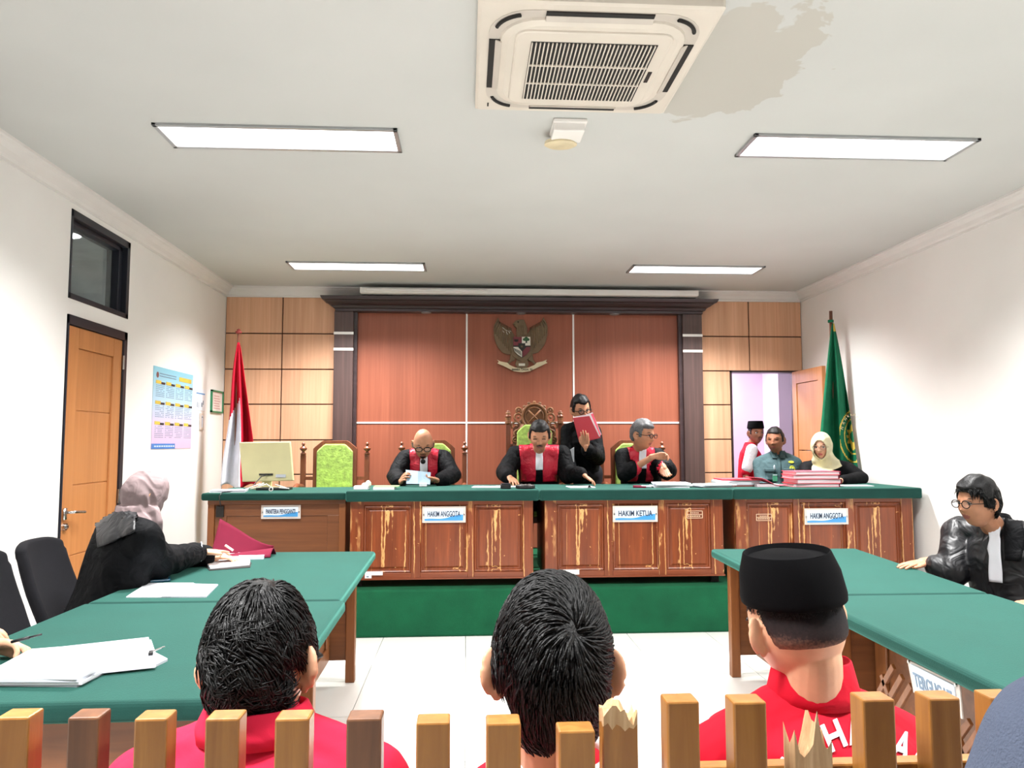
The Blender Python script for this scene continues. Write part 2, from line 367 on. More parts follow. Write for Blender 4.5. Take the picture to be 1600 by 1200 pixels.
# white pelmet above the canopy, crown mouldings
pel = G().box((at(562, 460, 7.6).x, 7.60, 2.915), (at(1092, 460, 7.6).x, 7.93, 2.972)).box((at(572, 460, 7.6).x, 7.585, 2.93), (at(762, 460, 7.6).x, 7.62, 2.96))
struct('trim_2', pel, M_crown, bevel=.006)
def crown(name, p0, p1, inward):
    pr = [(0, -.10), (.012, -.10), (.014, -.085), (.03, -.075), (.045, -.05), (.07, -.03), (.078, -.018), (.092, -.014), (.095, 0), (0, 0)]
    p0, p1, n = V(p0), V(p1), V(inward)
    struct(name, G().loft([[p+n*a+V((0, 0, ZC+z)) for a, z in pr] for p in (p0, p1)]), M_crown)
crown('trim_3', (XL, Y0, 0), (XL, YB, 0), (1, 0, 0)); crown('trim_4', (XR, Y0, 0), (XR, YB, 0), (-1, 0, 0)); crown('trim_5', (XL, YB, 0), (XR, YB, 0), (0, -1, 0))
struct('baseboard_left', G().box((XL, Y0, 0), (XL+.012, dy0-.01, .1)).box((XL, dy1+.01, 0), (XL+.012, 7.9, .1)), M_crown)
struct('baseboard_right', G().box((XR-.012, Y0, 0), (XR, 7.9, .1)), M_crown)
# transom window
wn = empty('window_1', (XL, (wy0+wy1)/2, wz0), kind='structure'); fw = .045
g = G().box((XL-.12, wy0, wz0), (XL+.006, wy0+.02, wz1)).box((XL-.12, wy1-fw, wz0), (XL+.006, wy1, wz1)).box((XL-.12, wy0, wz0), (XL+.006, wy1, wz0+.035)).box((XL-.12, wy0, wz1-.05), (XL+.006, wy1, wz1))
g.box((XL-.12, wy1-.10, wz0), (XL-.03, wy1-fw, wz1)).box((XL-.12, wy0, wz1-.08), (XL-.03, wy1, wz1-.05))
B('frame', g, M_frame_blk, wn, bevel=.003); B('pane', G().box((XL-.085, wy0+.01, wz0+.02), (XL-.08, wy1-.08, wz1-.04)), M_glass, wn)
# side passage behind the transom
g = G().box((XL-1.8, 3.2, 2.0), (XL-1.75, 7.2, 3.2)).box((XL-1.8, 3.2, 2.0), (XL-.16, 3.25, 3.2)).box((XL-1.8, 7.15, 2.0), (XL-.16, 7.2, 3.2)).box((XL-1.8, 3.2, 3.1), (XL-.16, 7.2, 3.2)).box((XL-1.8, 3.2, 1.95), (XL-.16, 7.2, 2.0))
struct('wall_passage', g, plain('passage_paint', (200, 206, 204), .8))
pd = empty('ceiling_downlight', (XL-.75, 5.65, 3.08), 'small round downlight glowing behind the dark transom window', 'ceiling light')
B('rim', G().lathe((XL-.72, 6.2, 3.085), [(.11, .015), (.11, 0), (.09, -.004)], 24), M_strip, pd); B('diffuser', G().lathe((XL-.72, 6.2, 3.078), [(.09, 0), (.09, .006)], 24), emis('passage_lamp', (1, 1, .98), 30), pd)
# left door
d1 = empty('door_1', (XL, (dy0+dy1)/2, 0), kind='structure')
B('frame', G().box((XL-.1, dy0, 0), (XL+.008, dy0+.012, dz)).box((XL-.1, dy1-.05, 0), (XL+.008, dy1, dz)).box((XL-.1, dy0, dz-.06), (XL+.008, dy1, dz)), M_frame_blk, d1, bevel=.002)
ly0, ly1, lz = dy0+.014, dy1-.052, dz-.064
py0, py1, pz = 5.0, 5.485, lz-.13
g = G().box((XL-.05, ly0, .01), (XL-.005, py0, lz)).box((XL-.05, py1, .01), (XL-.005, ly1, lz)).box((XL-.05, py0, pz), (XL-.005, py1, lz)).box((XL-.05, py0, .01), (XL-.005, py1, .16))
leaf = B('door_leaf', g, M_door, d1, bevel=.004)
zs = [pz, 1.63, 1.16, .72, .16]
for a, c in zip(zs[1:], zs[:-1]): B('door_panel', G().box((XL-.045, py0-.004, a+.003), (XL-.018, py1+.004, c-.003)), M_door, leaf, bevel=.003)
B('groove', G().box((XL-.044, py0, .2), (XL-.026, py1, pz)), plain('groove_light', (226, 170, 112), .6), leaf)
hd = B('door_handle', G().obox((XL+.003, 4.9, .99), (.008, .035, .07)).tube([(XL, 4.9, 1.0), (XL+.045, 4.9, 1.0), (XL+.05, 4.93, 1.0), (XL+.05, 5.05, .99)], .009, 10), M_steel, leaf, smooth=True)
B('lock', G().tube([(XL-.005, 4.905, .912), (XL+.012, 4.905, .912)], .022, 16).tube([(XL-.005, 4.905, .912), (XL+.022, 4.905, .912)], .011, 12), M_steel, leaf)
for z in (2.0, 1.05, .3): B('hinge', G().tube([(XL+.008, dy1-.052, z-.05), (XL+.008, dy1-.052, z+.05)], .008, 8), M_steel, d1)
# rear doorway with open leaf, lilac corridor
d2 = empty('door_2', (3.15, YB, 0), kind='structure')
B('frame', G().box((ddx0, YB-.004, 0), (ddx0+.018, yb+.13, ddz)).box((ddx1-.018, YB-.004, 0), (ddx1, yb+.13, ddz)).box((ddx0, YB-.004, ddz-.018), (ddx1, yb+.13, ddz)), M_cornice, d2)
h0 = V((ddx1-.03, YB-.01, 0)); e0 = at(1290, 568, 7.22); dv = (V((e0.x, e0.y, 0))-h0); L = dv.length; dv.normalize(); nv = V((-dv.y, dv.x, 0))
if nv.x > 0: nv = -nv
def lp(a, o, z): p = h0+dv*a+nv*o; return V((p.x, p.y, z))
def lbox(g, a0, a1, o0, o1, z0, z1): return g.add([lp(a, o, z) for z in (z0, z1) for a, o in ((a0, o0), (a1, o0), (a1, o1), (a0, o1))], [(3, 2, 1, 0), (4, 5, 6, 7), (0, 1, 5, 4), (1, 2, 6, 5), (2, 3, 7, 6), (3, 0, 4, 7)])
g = G(); zt = 2.165
for a0, a1, z0, z1 in ((0, .1, .37, zt), (L-.1, L, .37, zt), (.1, L-.1, zt-.13, zt), (.1, L-.1, .37, .5)): lbox(g, a0, a1, 0, .04, z0, z1)
lf = B('door_leaf', g, M_door, d2, bevel=.003)
for z0, z1 in ((.5, .92), (.92, 1.34), (1.34, zt-.13)): B('door_panel', lbox(G(), .098, L-.098, .008, .032, z0+.004, z1-.004), M_door, lf, bevel=.002)
g = G().box((.5, 9.7, 0), (3.9, 9.8, ZC)).box((.45, 8.1, 0), (.5, 9.8, ZC)).box((at(1217, 640, 9.2).x, 9.2, 0), (5, 9.8, ZC)).box((4.9, 8.1, 0), (5, 9.3, ZC)); struct('wall_corridor', g, M_lilac)
struct('ceiling_corridor', G().box((.45, 8.06, ZC), (5, 9.8, ZC+.1)), M_ceil)
# platform
pf = G().box((XL, 5.77, 0), (XR, 7.5, PZ)).box((XL, 7.4, 0), (2.6, YB, PZ)); struct('platform', pf, M_platform, bevel=.018, seg=3)
# ------------------------------------------------------------------ ceiling things
names = {0: 'long recessed ceiling light nearest on the left, left of the air conditioner', 1: 'long recessed ceiling light nearest on the right, right of the air conditioner',
         2: 'small looking far ceiling light above the flag with red and white cloth', 3: 'small looking far ceiling light above the doorway side of the bench wall'}
for k, (x, y) in enumerate(LAMPS):
    r = empty('ceiling_light', (x+.61, y+.152, ZC-.02), names.get(k, ('left' if x < 0 else 'right')+' recessed ceiling light overhead at the picket fence, out of the photo'), 'ceiling light', 'recessed ceiling lights')
    g = G(); a, c, d, e = x, x+1.22, y, y+.305
    for q in ((a, a+.022, d, e), (c-.022, c, d, e), (a, c, d, d+.022), (a, c, e-.022, e)): g.box((q[0], q[2], ZC-.014), (q[1], q[3], ZC+.0005))
    B('frame', g, M_lampframe, r, bevel=.002); B('diffuser', G().box((a+.02, d+.02, ZC-.008), (c-.02, e-.02, ZC-.004)), M_diff, r)
# cassette air conditioner
A0 = V((.038, 2.603, 2.985)); AS = .9
ac = empty('air_conditioner', (A0.x+AS/2, A0.y+AS/2, 2.985), 'square cream cassette air conditioner set in the ceiling', 'air conditioner')
def rsq(x0, x1, y0, y1, r, z, n=6):
    o = []
    for cx, cy, a in ((x1-r, y1-r, 0), (x0+r, y1-r, 90), (x0+r, y0+r, 180), (x1-r, y0+r, 270)):
        for i in range(n+1): t = math.radians(a+90*i/n); o.append(V((cx+r*math.cos(t), cy+r*math.sin(t), z)))
    return o
X, Y = A0.x, A0.y
B('face_plate', G().loft([rsq(X, X+AS, Y, Y+AS, .015, ZC), rsq(X, X+AS, Y, Y+AS, .015, 2.992), rsq(X+.012, X+AS-.012, Y+.012, Y+AS-.012, .015, 2.985)]), M_ac, ac)
m_ = AS*.5
def rs(h, r, z): return rsq(X+m_-h, X+m_+h, Y+m_-h, Y+m_+h, r, z)
B('air_channel', G().loft([rs(.405, .16, 2.9855), rs(.405, .16, 2.983), rs(.395, .155, 2.9825)]), M_ac_lid, ac)
B('centre_panel', G().loft([rs(.362, .15, 2.984), rs(.358, .15, 2.974), rs(.33, .13, 2.966), rs(.325, .13, 2.966)]), M_ac, ac)
lid = B('grille_frame', G().loft([rs(.305, .05, 2.967), rs(.303, .05, 2.960), rs(.296, .045, 2.958)]), M_ac, ac)
for k in range(4):
    R_ = Matrix.Rotation(math.pi/2*k, 3, 'Z'); c = V((X+m_, Y+m_, 2.9805))
    B('air_slot', G().obox(c+R_@V((0, .378, 0)), (.40, .05, .006), R_), M_dark, ac, bevel=.001)
    B('louvre', G().obox(c+R_@V((0, .367, -.006)), (.40, .026, .005), R_@Matrix.Rotation(.35, 3, 'X')), M_ac_lid, ac, bevel=.002)
    B('corner_gap', G().tube([c+R_@V((.262+.118*math.cos(t), .262+.118*math.sin(t), -.001)) for t in np.linspace(.25, 1.32, 9)], .008, 6), M_dark, ac)
gx0, gx1, gy0, gy1 = X+m_-.238, X+m_+.248, Y+m_-.232, Y+m_+.252
B('grille_recess', G().box((gx0-.004, gy0-.002, 2.956), (gx1+.004, gy1+.002, 2.959)), M_dark, ac)
ns = 31; st_ = (gx1-gx0)/(ns-.6); sm = None
for i in range(ns):
    x = gx0+i*st_
    if sm is None: s0 = B('slat', G().box((x-.0025, gy0, 2.951), (x+.0025, gy1, 2.957)), M_ac, ac); sm = s0.data; sx0 = x
    else: s_ = bpy.data.objects.new('slat', sm); COL.objects.link(s_); s_.parent = ac; s_.location = (x-sx0, 0, 0); WL[s_.name] = WL[ac.name]
for f in (.36, .68): B('cross_bar', G().box((gx0, gy0+(gy1-gy0)*f-.004, 2.9505), (gx1, gy0+(gy1-gy0)*f+.004, 2.957)), M_ac, ac)
B('sensor_window', G().box((gx1+.016, Y+m_-.02, 2.955), (gx1+.032, Y+m_+.07, 2.959)), M_black, ac)
B('maker_badge', G().box((X+.055, Y+AS-.085, 2.983), (X+.062, Y+AS-.05, 2.9852)), M_dark, ac)
# small white box with round disc
p = atz(888, 205, 2.99); q = empty('ceiling_sensor', (p.x, p.y, 2.97), 'white box with a beige round disc on the ceiling below the air conditioner', 'detector')
B('housing', G().box((p.x-.085, p.y-.09, ZC-.02), (p.x+.085, p.y+.1, ZC)).obox((p.x-.005, p.y+.0, ZC-.035), (.155, .15, .05)), M_strip, q, bevel=.006)
r_ = Matrix.Rotation(.12, 3, 'X')
p2 = at(876, 229, 3.84)
B('disc', G().lathe((p2.x, 3.84, p2.z), [(.03, .05), (.03, .03), (.082, .025), (.085, .008), (.07, .0), (.04, -.004)], 24, r_), M_beige, q, smooth=False)
# ------------------------------------------------------------------ judges' benches
TOPZ, TOPB = 1.066, .985
def raised_panel(g, x0, x1, z0, z1, y, dy=-1):
    def r(i, d): return [V((x0+i, y+dy*d, z0+i)), V((x1-i, y+dy*d, z0+i)), V((x1-i, y+dy*d, z1-i)), V((x0+i, y+dy*d, z1-i))]
    return g.loft([r(0, -.02), r(0, .0), r(.008, .006), (r(.016, .002)), r(.022, -.008), r(.03, -.008), r(.045, .002), r(.05, .002)])
def sign(parent, u0, v0, u1, v1, Y, txt, back=.012, blue=True):
    a, c = at(u0, v1, Y), at(u1, v0, Y); x0, x1, z0, z1 = a.x, c.x, a.z, c.z; h = z1-z0
    s = empty('name_plate', ((x0+x1)/2, Y, z0), *parent)
    B('backing', G().box((x0-.016, Y+.004, z0-.014), (x1+.018, Y+.008, z1+.014)), M_acryl, s)
    B('plate', G().box((x0, Y, z0), (x1, Y+.005, z1)), M_plate, s, bevel=.001)
    n = 24; poly = [(x0+.002, z0+.002)]+[(x1-.002, z0+.002), (x1-.002, z0+h*.5)]+[(x1-.002-(x1-x0-.004)*t, z0+h*(.5-.36*math.sin(t*1.7)+.04*math.sin(t*9))) for t in np.linspace(.05, 1, n)]
    B('blue_wave', G().prism(poly, lambda a_, b_, d: V((a_, d, b_)), Y-.0012, Y+.001), M_blue, s)
    text_obj('lettering', txt, h*.62, M_ink, s, ((x0+x1)/2, Y-.0022, z0+h*.53), (1, 0, 0), (0, 0, 1), width=(x1-x0)*.84, bold=.0012)
    for sx in (x0-.004, x1+.006): B('screw', G().tube([(sx, Y+.004, z0+h*.5), (sx, Y-.004, z0+h*.5)], .006, 8), M_steel, s)
    return s
def bench(x0, x1, bx0, bx1, pans, label):
    r = empty('judge_bench', ((x0+x1)/2, 6.2, PZ), label, 'bench', 'green topped benches of the court')
    B('tabletop', G().box((x0, 5.8, TOPB), (x1, 6.6, TOPZ)), M_green_cloth, r, bevel=.014, seg=3)
    yf = 5.86; zb = .408
    edges = [bx0]+[e for p in pans for e in p]+[bx1]
    for i in range(0, len(edges), 2): B('stile', G().box((edges[i], yf, zb), (edges[i+1], yf+.035, TOPB)), M_bench, r, bevel=.003)
    for i, (a, c) in enumerate(pans):
        B('top_rail', G().box((a, yf+.002, .955), (c, yf+.034, TOPB-.001)), M_bench_side, r); B('bottom_rail', G().box((a, yf+.001, zb), (c, yf+.035, .452)), M_bench_side, r, bevel=.003)
        B('panel', raised_panel(G(), a, c, .452, .955, yf+.008), M_bench, r)
    B('plinth_strip', G().box((bx0-.006, yf-.006, zb-.006), (bx1+.006, yf+.02, zb+.006)), M_bench_side, r)
    for xx in (bx0, bx1-.03): B('side_board', G().box((xx, yf+.035, zb), (xx+.03, 6.5, TOPB)), M_bench_side, r)
    for xx in (bx0+.02, bx1-.08):
        for yy in (5.93, 6.42): B('foot', G().box((xx, yy, PZ), (xx+.06, yy+.06, zb)), M_dark, r)
    return r
bench(-.894, .552, -.866, .51, [(-.766, -.409), (-.341, .015), (.063, .432)], 'judge bench under the bald judge, left one of the three panelled benches')
bench(.557, 2.046, .6, 1.981, [(.694, 1.054), (1.12, 1.477), (1.537, 1.883)], 'middle panelled judge bench with a white stamp on its right panel')
bench(2.051, 3.548, 2.08, 3.499, [(2.169, 2.537), (2.594, 2.958), (3.028, 3.402)], 'panelled judge bench at the right wall in front of the woman in the cream hijab')
for i, (u0, v0, u1, v1, t, l) in enumerate(((663, 794, 724, 814, 'HAKIM ANGGOTA', 'blue and white HAKIM ANGGOTA name plate below the bald judge'), (961, 793, 1024, 813, 'HAKIM KETUA', 'blue and white HAKIM KETUA name plate on the middle bench'),
        (1261, 797, 1322, 817, 'HAKIM ANGGOTA', 'blue and white HAKIM ANGGOTA name plate on the right bench'))):
    sign((l, 'sign', 'name plates on the benches'), u0, v0, u1, v1, 5.848, t)
# stamps and stickers
for u0, v0, u1, v1, l in ((1073, 798, 1098, 810, 'faint white rectangular stamp on the middle bench, right panel'), (1182, 803, 1206, 814, 'faint white rectangular stamp on the right bench, left panel')):
    a, c = at(u0, v1, 5.856), at(u1, v0, 5.856); g = G(); y = 5.8575
    for q in ((a.x, c.x, a.z, a.z+.004), (a.x, c.x, c.z-.004, c.z), (a.x, a.x+.004, a.z, c.z), (c.x-.004, c.x, a.z, c.z), (a.x+.004, c.x-.004, (a.z+c.z)/2-.002, (a.z+c.z)/2+.002)): g.box((q[0], y, q[2]), (q[1], y+.012, q[3]))
    for k in range(7): g.box((a.x+.014+k*.014, y, a.z+.012), (a.x+.022+k*.014, y+.012, a.z+.02)); 
    for k in range(5): g.box((a.x+.03+k*.014, y, c.z-.02), (a.x+.038+k*.014, y+.012, c.z-.013))
    tag(B('stamp', g, plain('stamp_white', (226, 190, 160), .7)), l, 'stamp')
for u0, v0, u1, v1, l, two in ((570, 893, 598, 899, 'white inventory sticker at the bottom left corner of the left panelled bench', 1), (864, 890, 905, 898, 'white inventory sticker at the bottom edge of the middle bench', 0)):
    a, c = at(u0, v1, 5.852), at(u1, v0, 5.852); g = G().box((a.x, 5.85, a.z), (c.x, 5.852, c.z))
    if two: g.box((a.x, 5.85, a.z-.022), (a.x+.05, 5.852, a.z))
    s = tag(B('sticker', g, M_sticker), l, 'sticker'); B('print', G().box((a.x+.012, 5.849, a.z-(.016 if two else -.012)), (a.x+.03, 5.8502, a.z-(.004 if two else -.02))), M_greyink, s)
# clerk's desk at the left
r = empty('clerk_desk', (-1.45, 6.3, PZ), 'brown clerk desk with green top at the far left, carrying the PANITERA PENGGANTI plate', 'desk')
yd = 5.98; x0, x1 = at(316, 770, yd).x, -.915
B('tabletop', G().box((x0, yd-.03, .99), (x1, 6.72, 1.045)), M_green_cloth, r, bevel=.014, seg=3)
fx0, fx1 = at(325, 800, 6.03).x, -.925; yf = 6.02; zb = .40
B('frame_board', G().box((fx0, yf, zb), (fx0+.05, yf+.04, .99)), M_desk_leg, r, bevel=.003); B('frame_board', G().box((fx1-.05, yf, zb), (fx1, yf+.04, .99)), M_desk_leg, r, bevel=.003)
B('top_rail', G().box((fx0, yf-.006, .955), (fx1, yf+.04, .989)), M_desk_wood, r, bevel=.003)
B('front_board', G().box((fx0+.05, yf+.022, zb), (fx1-.05, yf+.04, .955)), M_desk_wood, r)
B('inner_frame', G().box((fx0+.05, yf+.012, .865), (fx1-.05, yf+.03, .955)).box((fx0+.05, yf+.012, zb), (fx0+.14, yf+.03, .87)).box((fx1-.14, yf+.012, zb), (fx1-.05, yf+.03, .87)).box((fx0+.05, yf+.012, zb), (fx1-.05, yf+.03, .5)), M_desk_wood, r, bevel=.005)
for xx in (fx0, fx1-.03): B('side_board', G().box((xx, yf+.04, PZ), (xx+.03, 6.65, .99)), M_desk_wood, r)
B('switch_box', G().box((fx0+.065, yf-.012, .86), (fx0+.12, yf+.014, .945)), M_dark, r, bevel=.003)
sign(('blue and white PANITERA PENGGANTI name plate on the brown clerk desk', 'sign', 'name plates on the benches'), 411, 792, 466, 808, yf-.006, 'PANITERA PENGGANTI')
# ------------------------------------------------------------------ counsel tables
def quad_top(name, pts, z0, z1, parent):
    c = sum((V(p) for p in pts), V((0, 0)))/4
    def ring(s, z): return [V((c.x+(p[0]-c.x)*s, c.y+(p[1]-c.y)*s, z)) for p in pts]
    return B(name, G().loft([ring(1, z0), ring(1, z1)]), M_green_cloth, parent, bevel=.02, seg=4)
def ctable(label, pts, sgn, zt=.76, th=.055, far_end=True, near_end=True, carved=False):
    """pts = far aisle, far wall, near wall, near aisle corners of the cloth top"""
    xs = [p[0] for p in pts]; ys = [p[1] for p in pts]
    r = empty('counsel_table', (sum(xs)/4, sum(ys)/4, 0), label, 'table', 'long green topped side tables')
    quad_top('tabletop', pts, zt-th, zt, r)
    xa = (pts[0][0]+pts[3][0])/2-sgn*.12; xw = (pts[1][0]+pts[2][0])/2+sgn*.2; yf, yn = pts[0][1]-.05, pts[3][1]+.05
    zt -= th
    B('apron', G().box((xa, yn, zt-.03), (xw, yf, zt)), M_desk_wood, r)
    for y, on in ((yf-.04, far_end), (yn, near_end)):
        B('end_board', G().box((xa-sgn*.055, y+.006, .13), (xw+sgn*.055, y+.034, zt-.03)), M_desk_wood, r)
        for x in (xa, xw+sgn*.055): B('leg', G().box((x-sgn*.055, y, 0), (x, y+.055, zt-.03)), M_desk_leg, r, bevel=.004)
    xm = xa-sgn*.16; g = G().box((xm, yn+.04, .13), (xm-sgn*.02, yf-.04, zt-.03)); B('modesty_board', g, M_desk_wood, r)
    g = G(); a, c = yn+.05, yf-.05
    for q in ((a, c, .13, .22), (a, c, zt-.12, zt-.03), (a, a+.09, .22, zt-.12), (c-.09, c, .22, zt-.12), ((a+c)/2-.04, (a+c)/2+.04, .22, zt-.12)): g.box((xm, q[0], q[2]), (xm+sgn*.012, q[1], q[3]))
    B('moulding', g, M_desk_leg, r, bevel=.004)
    return r, xm, zt
ctable('far green topped table on the left, reaching to the judge platform', [(-.552, 4.81), (-1.56, 4.83), (-1.58, 3.345), (-.528, 3.335)], 1)
ctable('near green topped table on the left with the stack of white documents', [(-.505, 3.33), (-1.585, 3.34), (-1.6, 2.07), (-.49, 2.07)], 1)
ctable('far green topped table on the right under the black robed lawyer', [(1.525, 4.76), (2.44, 4.72), (2.30, 3.29), (1.465, 3.30)], -1)
_, xm, zt = ctable('near green topped table on the right behind the TERGUGAT board', [(1.465, 3.295), (2.30, 3.285), (2.22, 1.75), (1.43, 1.75)], -1)
# carved lattice bars seen on the near right table
latt = empty('wooden_lattice', (1.53, 2.3, .3), 'dark wooden lattice bars leaning at the right table behind the board', 'lattice')
for k, (uu, vv, an) in enumerate(((1385, 1062, .7), (1398, 1078, .7), (1412, 1092, .7), (1390, 1090, -.6), (1500, 1150, .7), (1515, 1165, .7), (1505, 1172, -.6))):
    p = atx(uu, vv, 1.50); M_ = Matrix.Rotation(an, 3, 'X'); B('bar', G().obox((1.50, p.y, p.z), (.012, .022, .16), M_), M_desk_leg, latt, bevel=.002)
# TERGUGAT board
q = [atx(1418, 1030, 1.478), atx(1500, 1070, 1.478), atx(1505, 1124, 1.478), atx(1428, 1082, 1.478)]
q = [V((1.478, p.y, p.z)) for p in q]
s = empty('name_board', (1.478, q[0].y*.5+q[1].y*.5, q[2].z), 'white clear board lettered TERGUGAT hanging on the right table side', 'sign')
def slab(g, qs, x0, x1): return g.loft([[V((x0, p.y, p.z)) for p in qs], [V((x1, p.y, p.z)) for p in qs]])
cen = sum(q, V())/4; B('backing', slab(G(), [cen+(p-cen)*1.0 for p in q], 1.476, 1.481), M_acryl, s, bevel=.001)
B('plate', slab(G(), [cen+(p-cen)*.84 for p in q], 1.472, 1.4765), M_plate, s, bevel=.001)
xd = (q[1]-q[0]); B_ = text_obj('lettering', 'TERGUGAT', .06, plain('tergugat_ink', (124, 146, 170), .5), s, cen+V((-.0075, 0, -.004)), xd, (q[0]-q[3]), width=xd.length*.74, bold=.0012)
for p in (cen+(q[0]-cen)*.9, cen+(q[1]-cen)*.9): B('screw', G().tube([(1.47, p.y, p.z), (1.48, p.y, p.z)], .005, 8), M_steel, s)
p = atx(1160, 1012, 1.70); tag(B('sticker', G().box((1.674, p.y-.03, p.z-.045), (1.676, p.y+.03, p.z+.045)), M_sticker), 'small white sticker low on the side of the far right table', 'sticker')
# ------------------------------------------------------------------ picket fence
def picket(parent, u0, u1, vt, Y=.92, mt=None, broken=0, d=.033, rot=0):
    a = at(u0, vt, Y); c = at(u1, vt, Y); x0, x1, zt = a.x, c.x, a.z
    if not broken:
        return B('picket', G().box((x0, Y, .12), (x1, Y+d, zt)), mt or M_picket, parent, bevel=.0025, seg=2)
    rnd = random.Random(broken); nx, ny = 9, 5; hs = {}
    for i in range(nx):
        for j in range(ny):
            s = i/(nx-1); 
            if broken == 1: h = -.012+.016*math.sin(s*2.2+.6)+rnd.uniform(-.006, .004)-.01*(s > .7)+(.012 if i == nx-1 else 0)
            else: h = (-.035+.05*math.exp(-((s-.62)/.13)**2)+.03*math.exp(-((s-.02)/.07)**2)+.022*math.exp(-((s-.95)/.1)**2))+rnd.uniform(-.008, .004)-.012*(j in (1, 2))
            hs[i, j] = max(zt+h, zt-.022 if broken == 1 else zt-.052)
    g = G(); vs = [V((x0+(x1-x0)*i/(nx-1), Y+d*j/(ny-1), hs[i, j])) for j in range(ny) for i in range(nx)]
    per = [(i, 0) for i in range(nx)]+[(nx-1, j) for j in range(1, ny)]+[(i, ny-1) for i in range(nx-2, -1, -1)]+[(0, j) for j in range(ny-2, 0, -1)]
    zb = (zt-.03 if broken == 1 else zt-.075)
    fs = [(j*nx+i, j*nx+i+1, (j+1)*nx+i+1, (j+1)*nx+i) for j in range(ny-1) for i in range(nx-1)]
    k = len(vs); vs2 = vs+[V((vs[j*nx+i].x, vs[j*nx+i].y, min(hs[i, j]-.004, zb+.016*rnd.random()))) for i, j in per]; n = len(per)
    fs += [(per[q][1]*nx+per[q][0], k+q, k+(q+1) % n, per[(q+1) % n][1]*nx+per[(q+1) % n][0]) for q in range(n)]
    vs3 = [V((vs2[k+q].x, vs2[k+q].y, .12)) for q in range(n)]
    o = B('picket', G().add(vs2[k:]+vs3+[V(((x0+x1)/2, Y+d/2, zb-.004))], [(q, q+n, (q+1) % n+n, (q+1) % n) for q in range(n)]+[(q, (q+1) % n, 2*n) for q in range(n)]+[tuple(range(n, 2*n))[::-1]]), M_picket, parent)
    B('splintered_top', G().add(vs2, fs), M_splinter, o)
    o['label'] = 'picket with a splintered broken top'
    return o
fl = empty('picket_fence', (-.25, 1.02, 0), 'left run of the brown wooden picket fence, its last whole picket the lowest', 'fence')
for u0, u1, v, dk in ((-8, 45, 1122, 0), (105, 154, 1122, 1), (209, 261, 1124, 0), (320, 374, 1124, 0), (429, 483, 1124, 0), (541, 596, 1124, 1), (650, 703, 1130, 0), (760, 814, 1131, 0), (873, 930, 1143, 0)):
    picket(fl, u0, u1, v, mt=M_picket_dark if dk else M_picket)
picket(fl, 943, 996, 1110, .94, broken=1)
B('rail', G().box((-.58, .955, .80), (.23, .98, .86)), M_picket, fl, bevel=.003); B('rail', G().box((-.58, .955, .25), (.23, .98, .31)), M_picket, fl, bevel=.003)
for x in (-.6, .13): B('foot_post', G().box((x, .955, 0), (x+.05, .99, .80)), M_picket, fl, bevel=.003)
fr = empty('picket_fence', (.5, 1.02, 0), 'right run of the brown wooden picket fence, slightly taller, with a splintered picket in it', 'fence')
for u0, u1, v in ((1042, 1093, 1097), (1146, 1198, 1098), (1348, 1399, 1094), (1452, 1501, 1092), (1548, 1593, 1090)): picket(fr, u0, u1, v)
picket(fr, 1241, 1299, 1135, broken=2)
zr = at(1300, 1193, .955).z
B('rail', G().box((.25, .954, zr-.05), (.73, .976, zr)), M_picket, fr, bevel=.003); B('rail', G().box((.25, .954, .25), (.73, .976, .31)), M_picket, fr, bevel=.003)
for x in (.3, .66): B('foot_post', G().box((x, .977, 0), (x+.05, 1.0, .9)), M_picket, fr, bevel=.003)
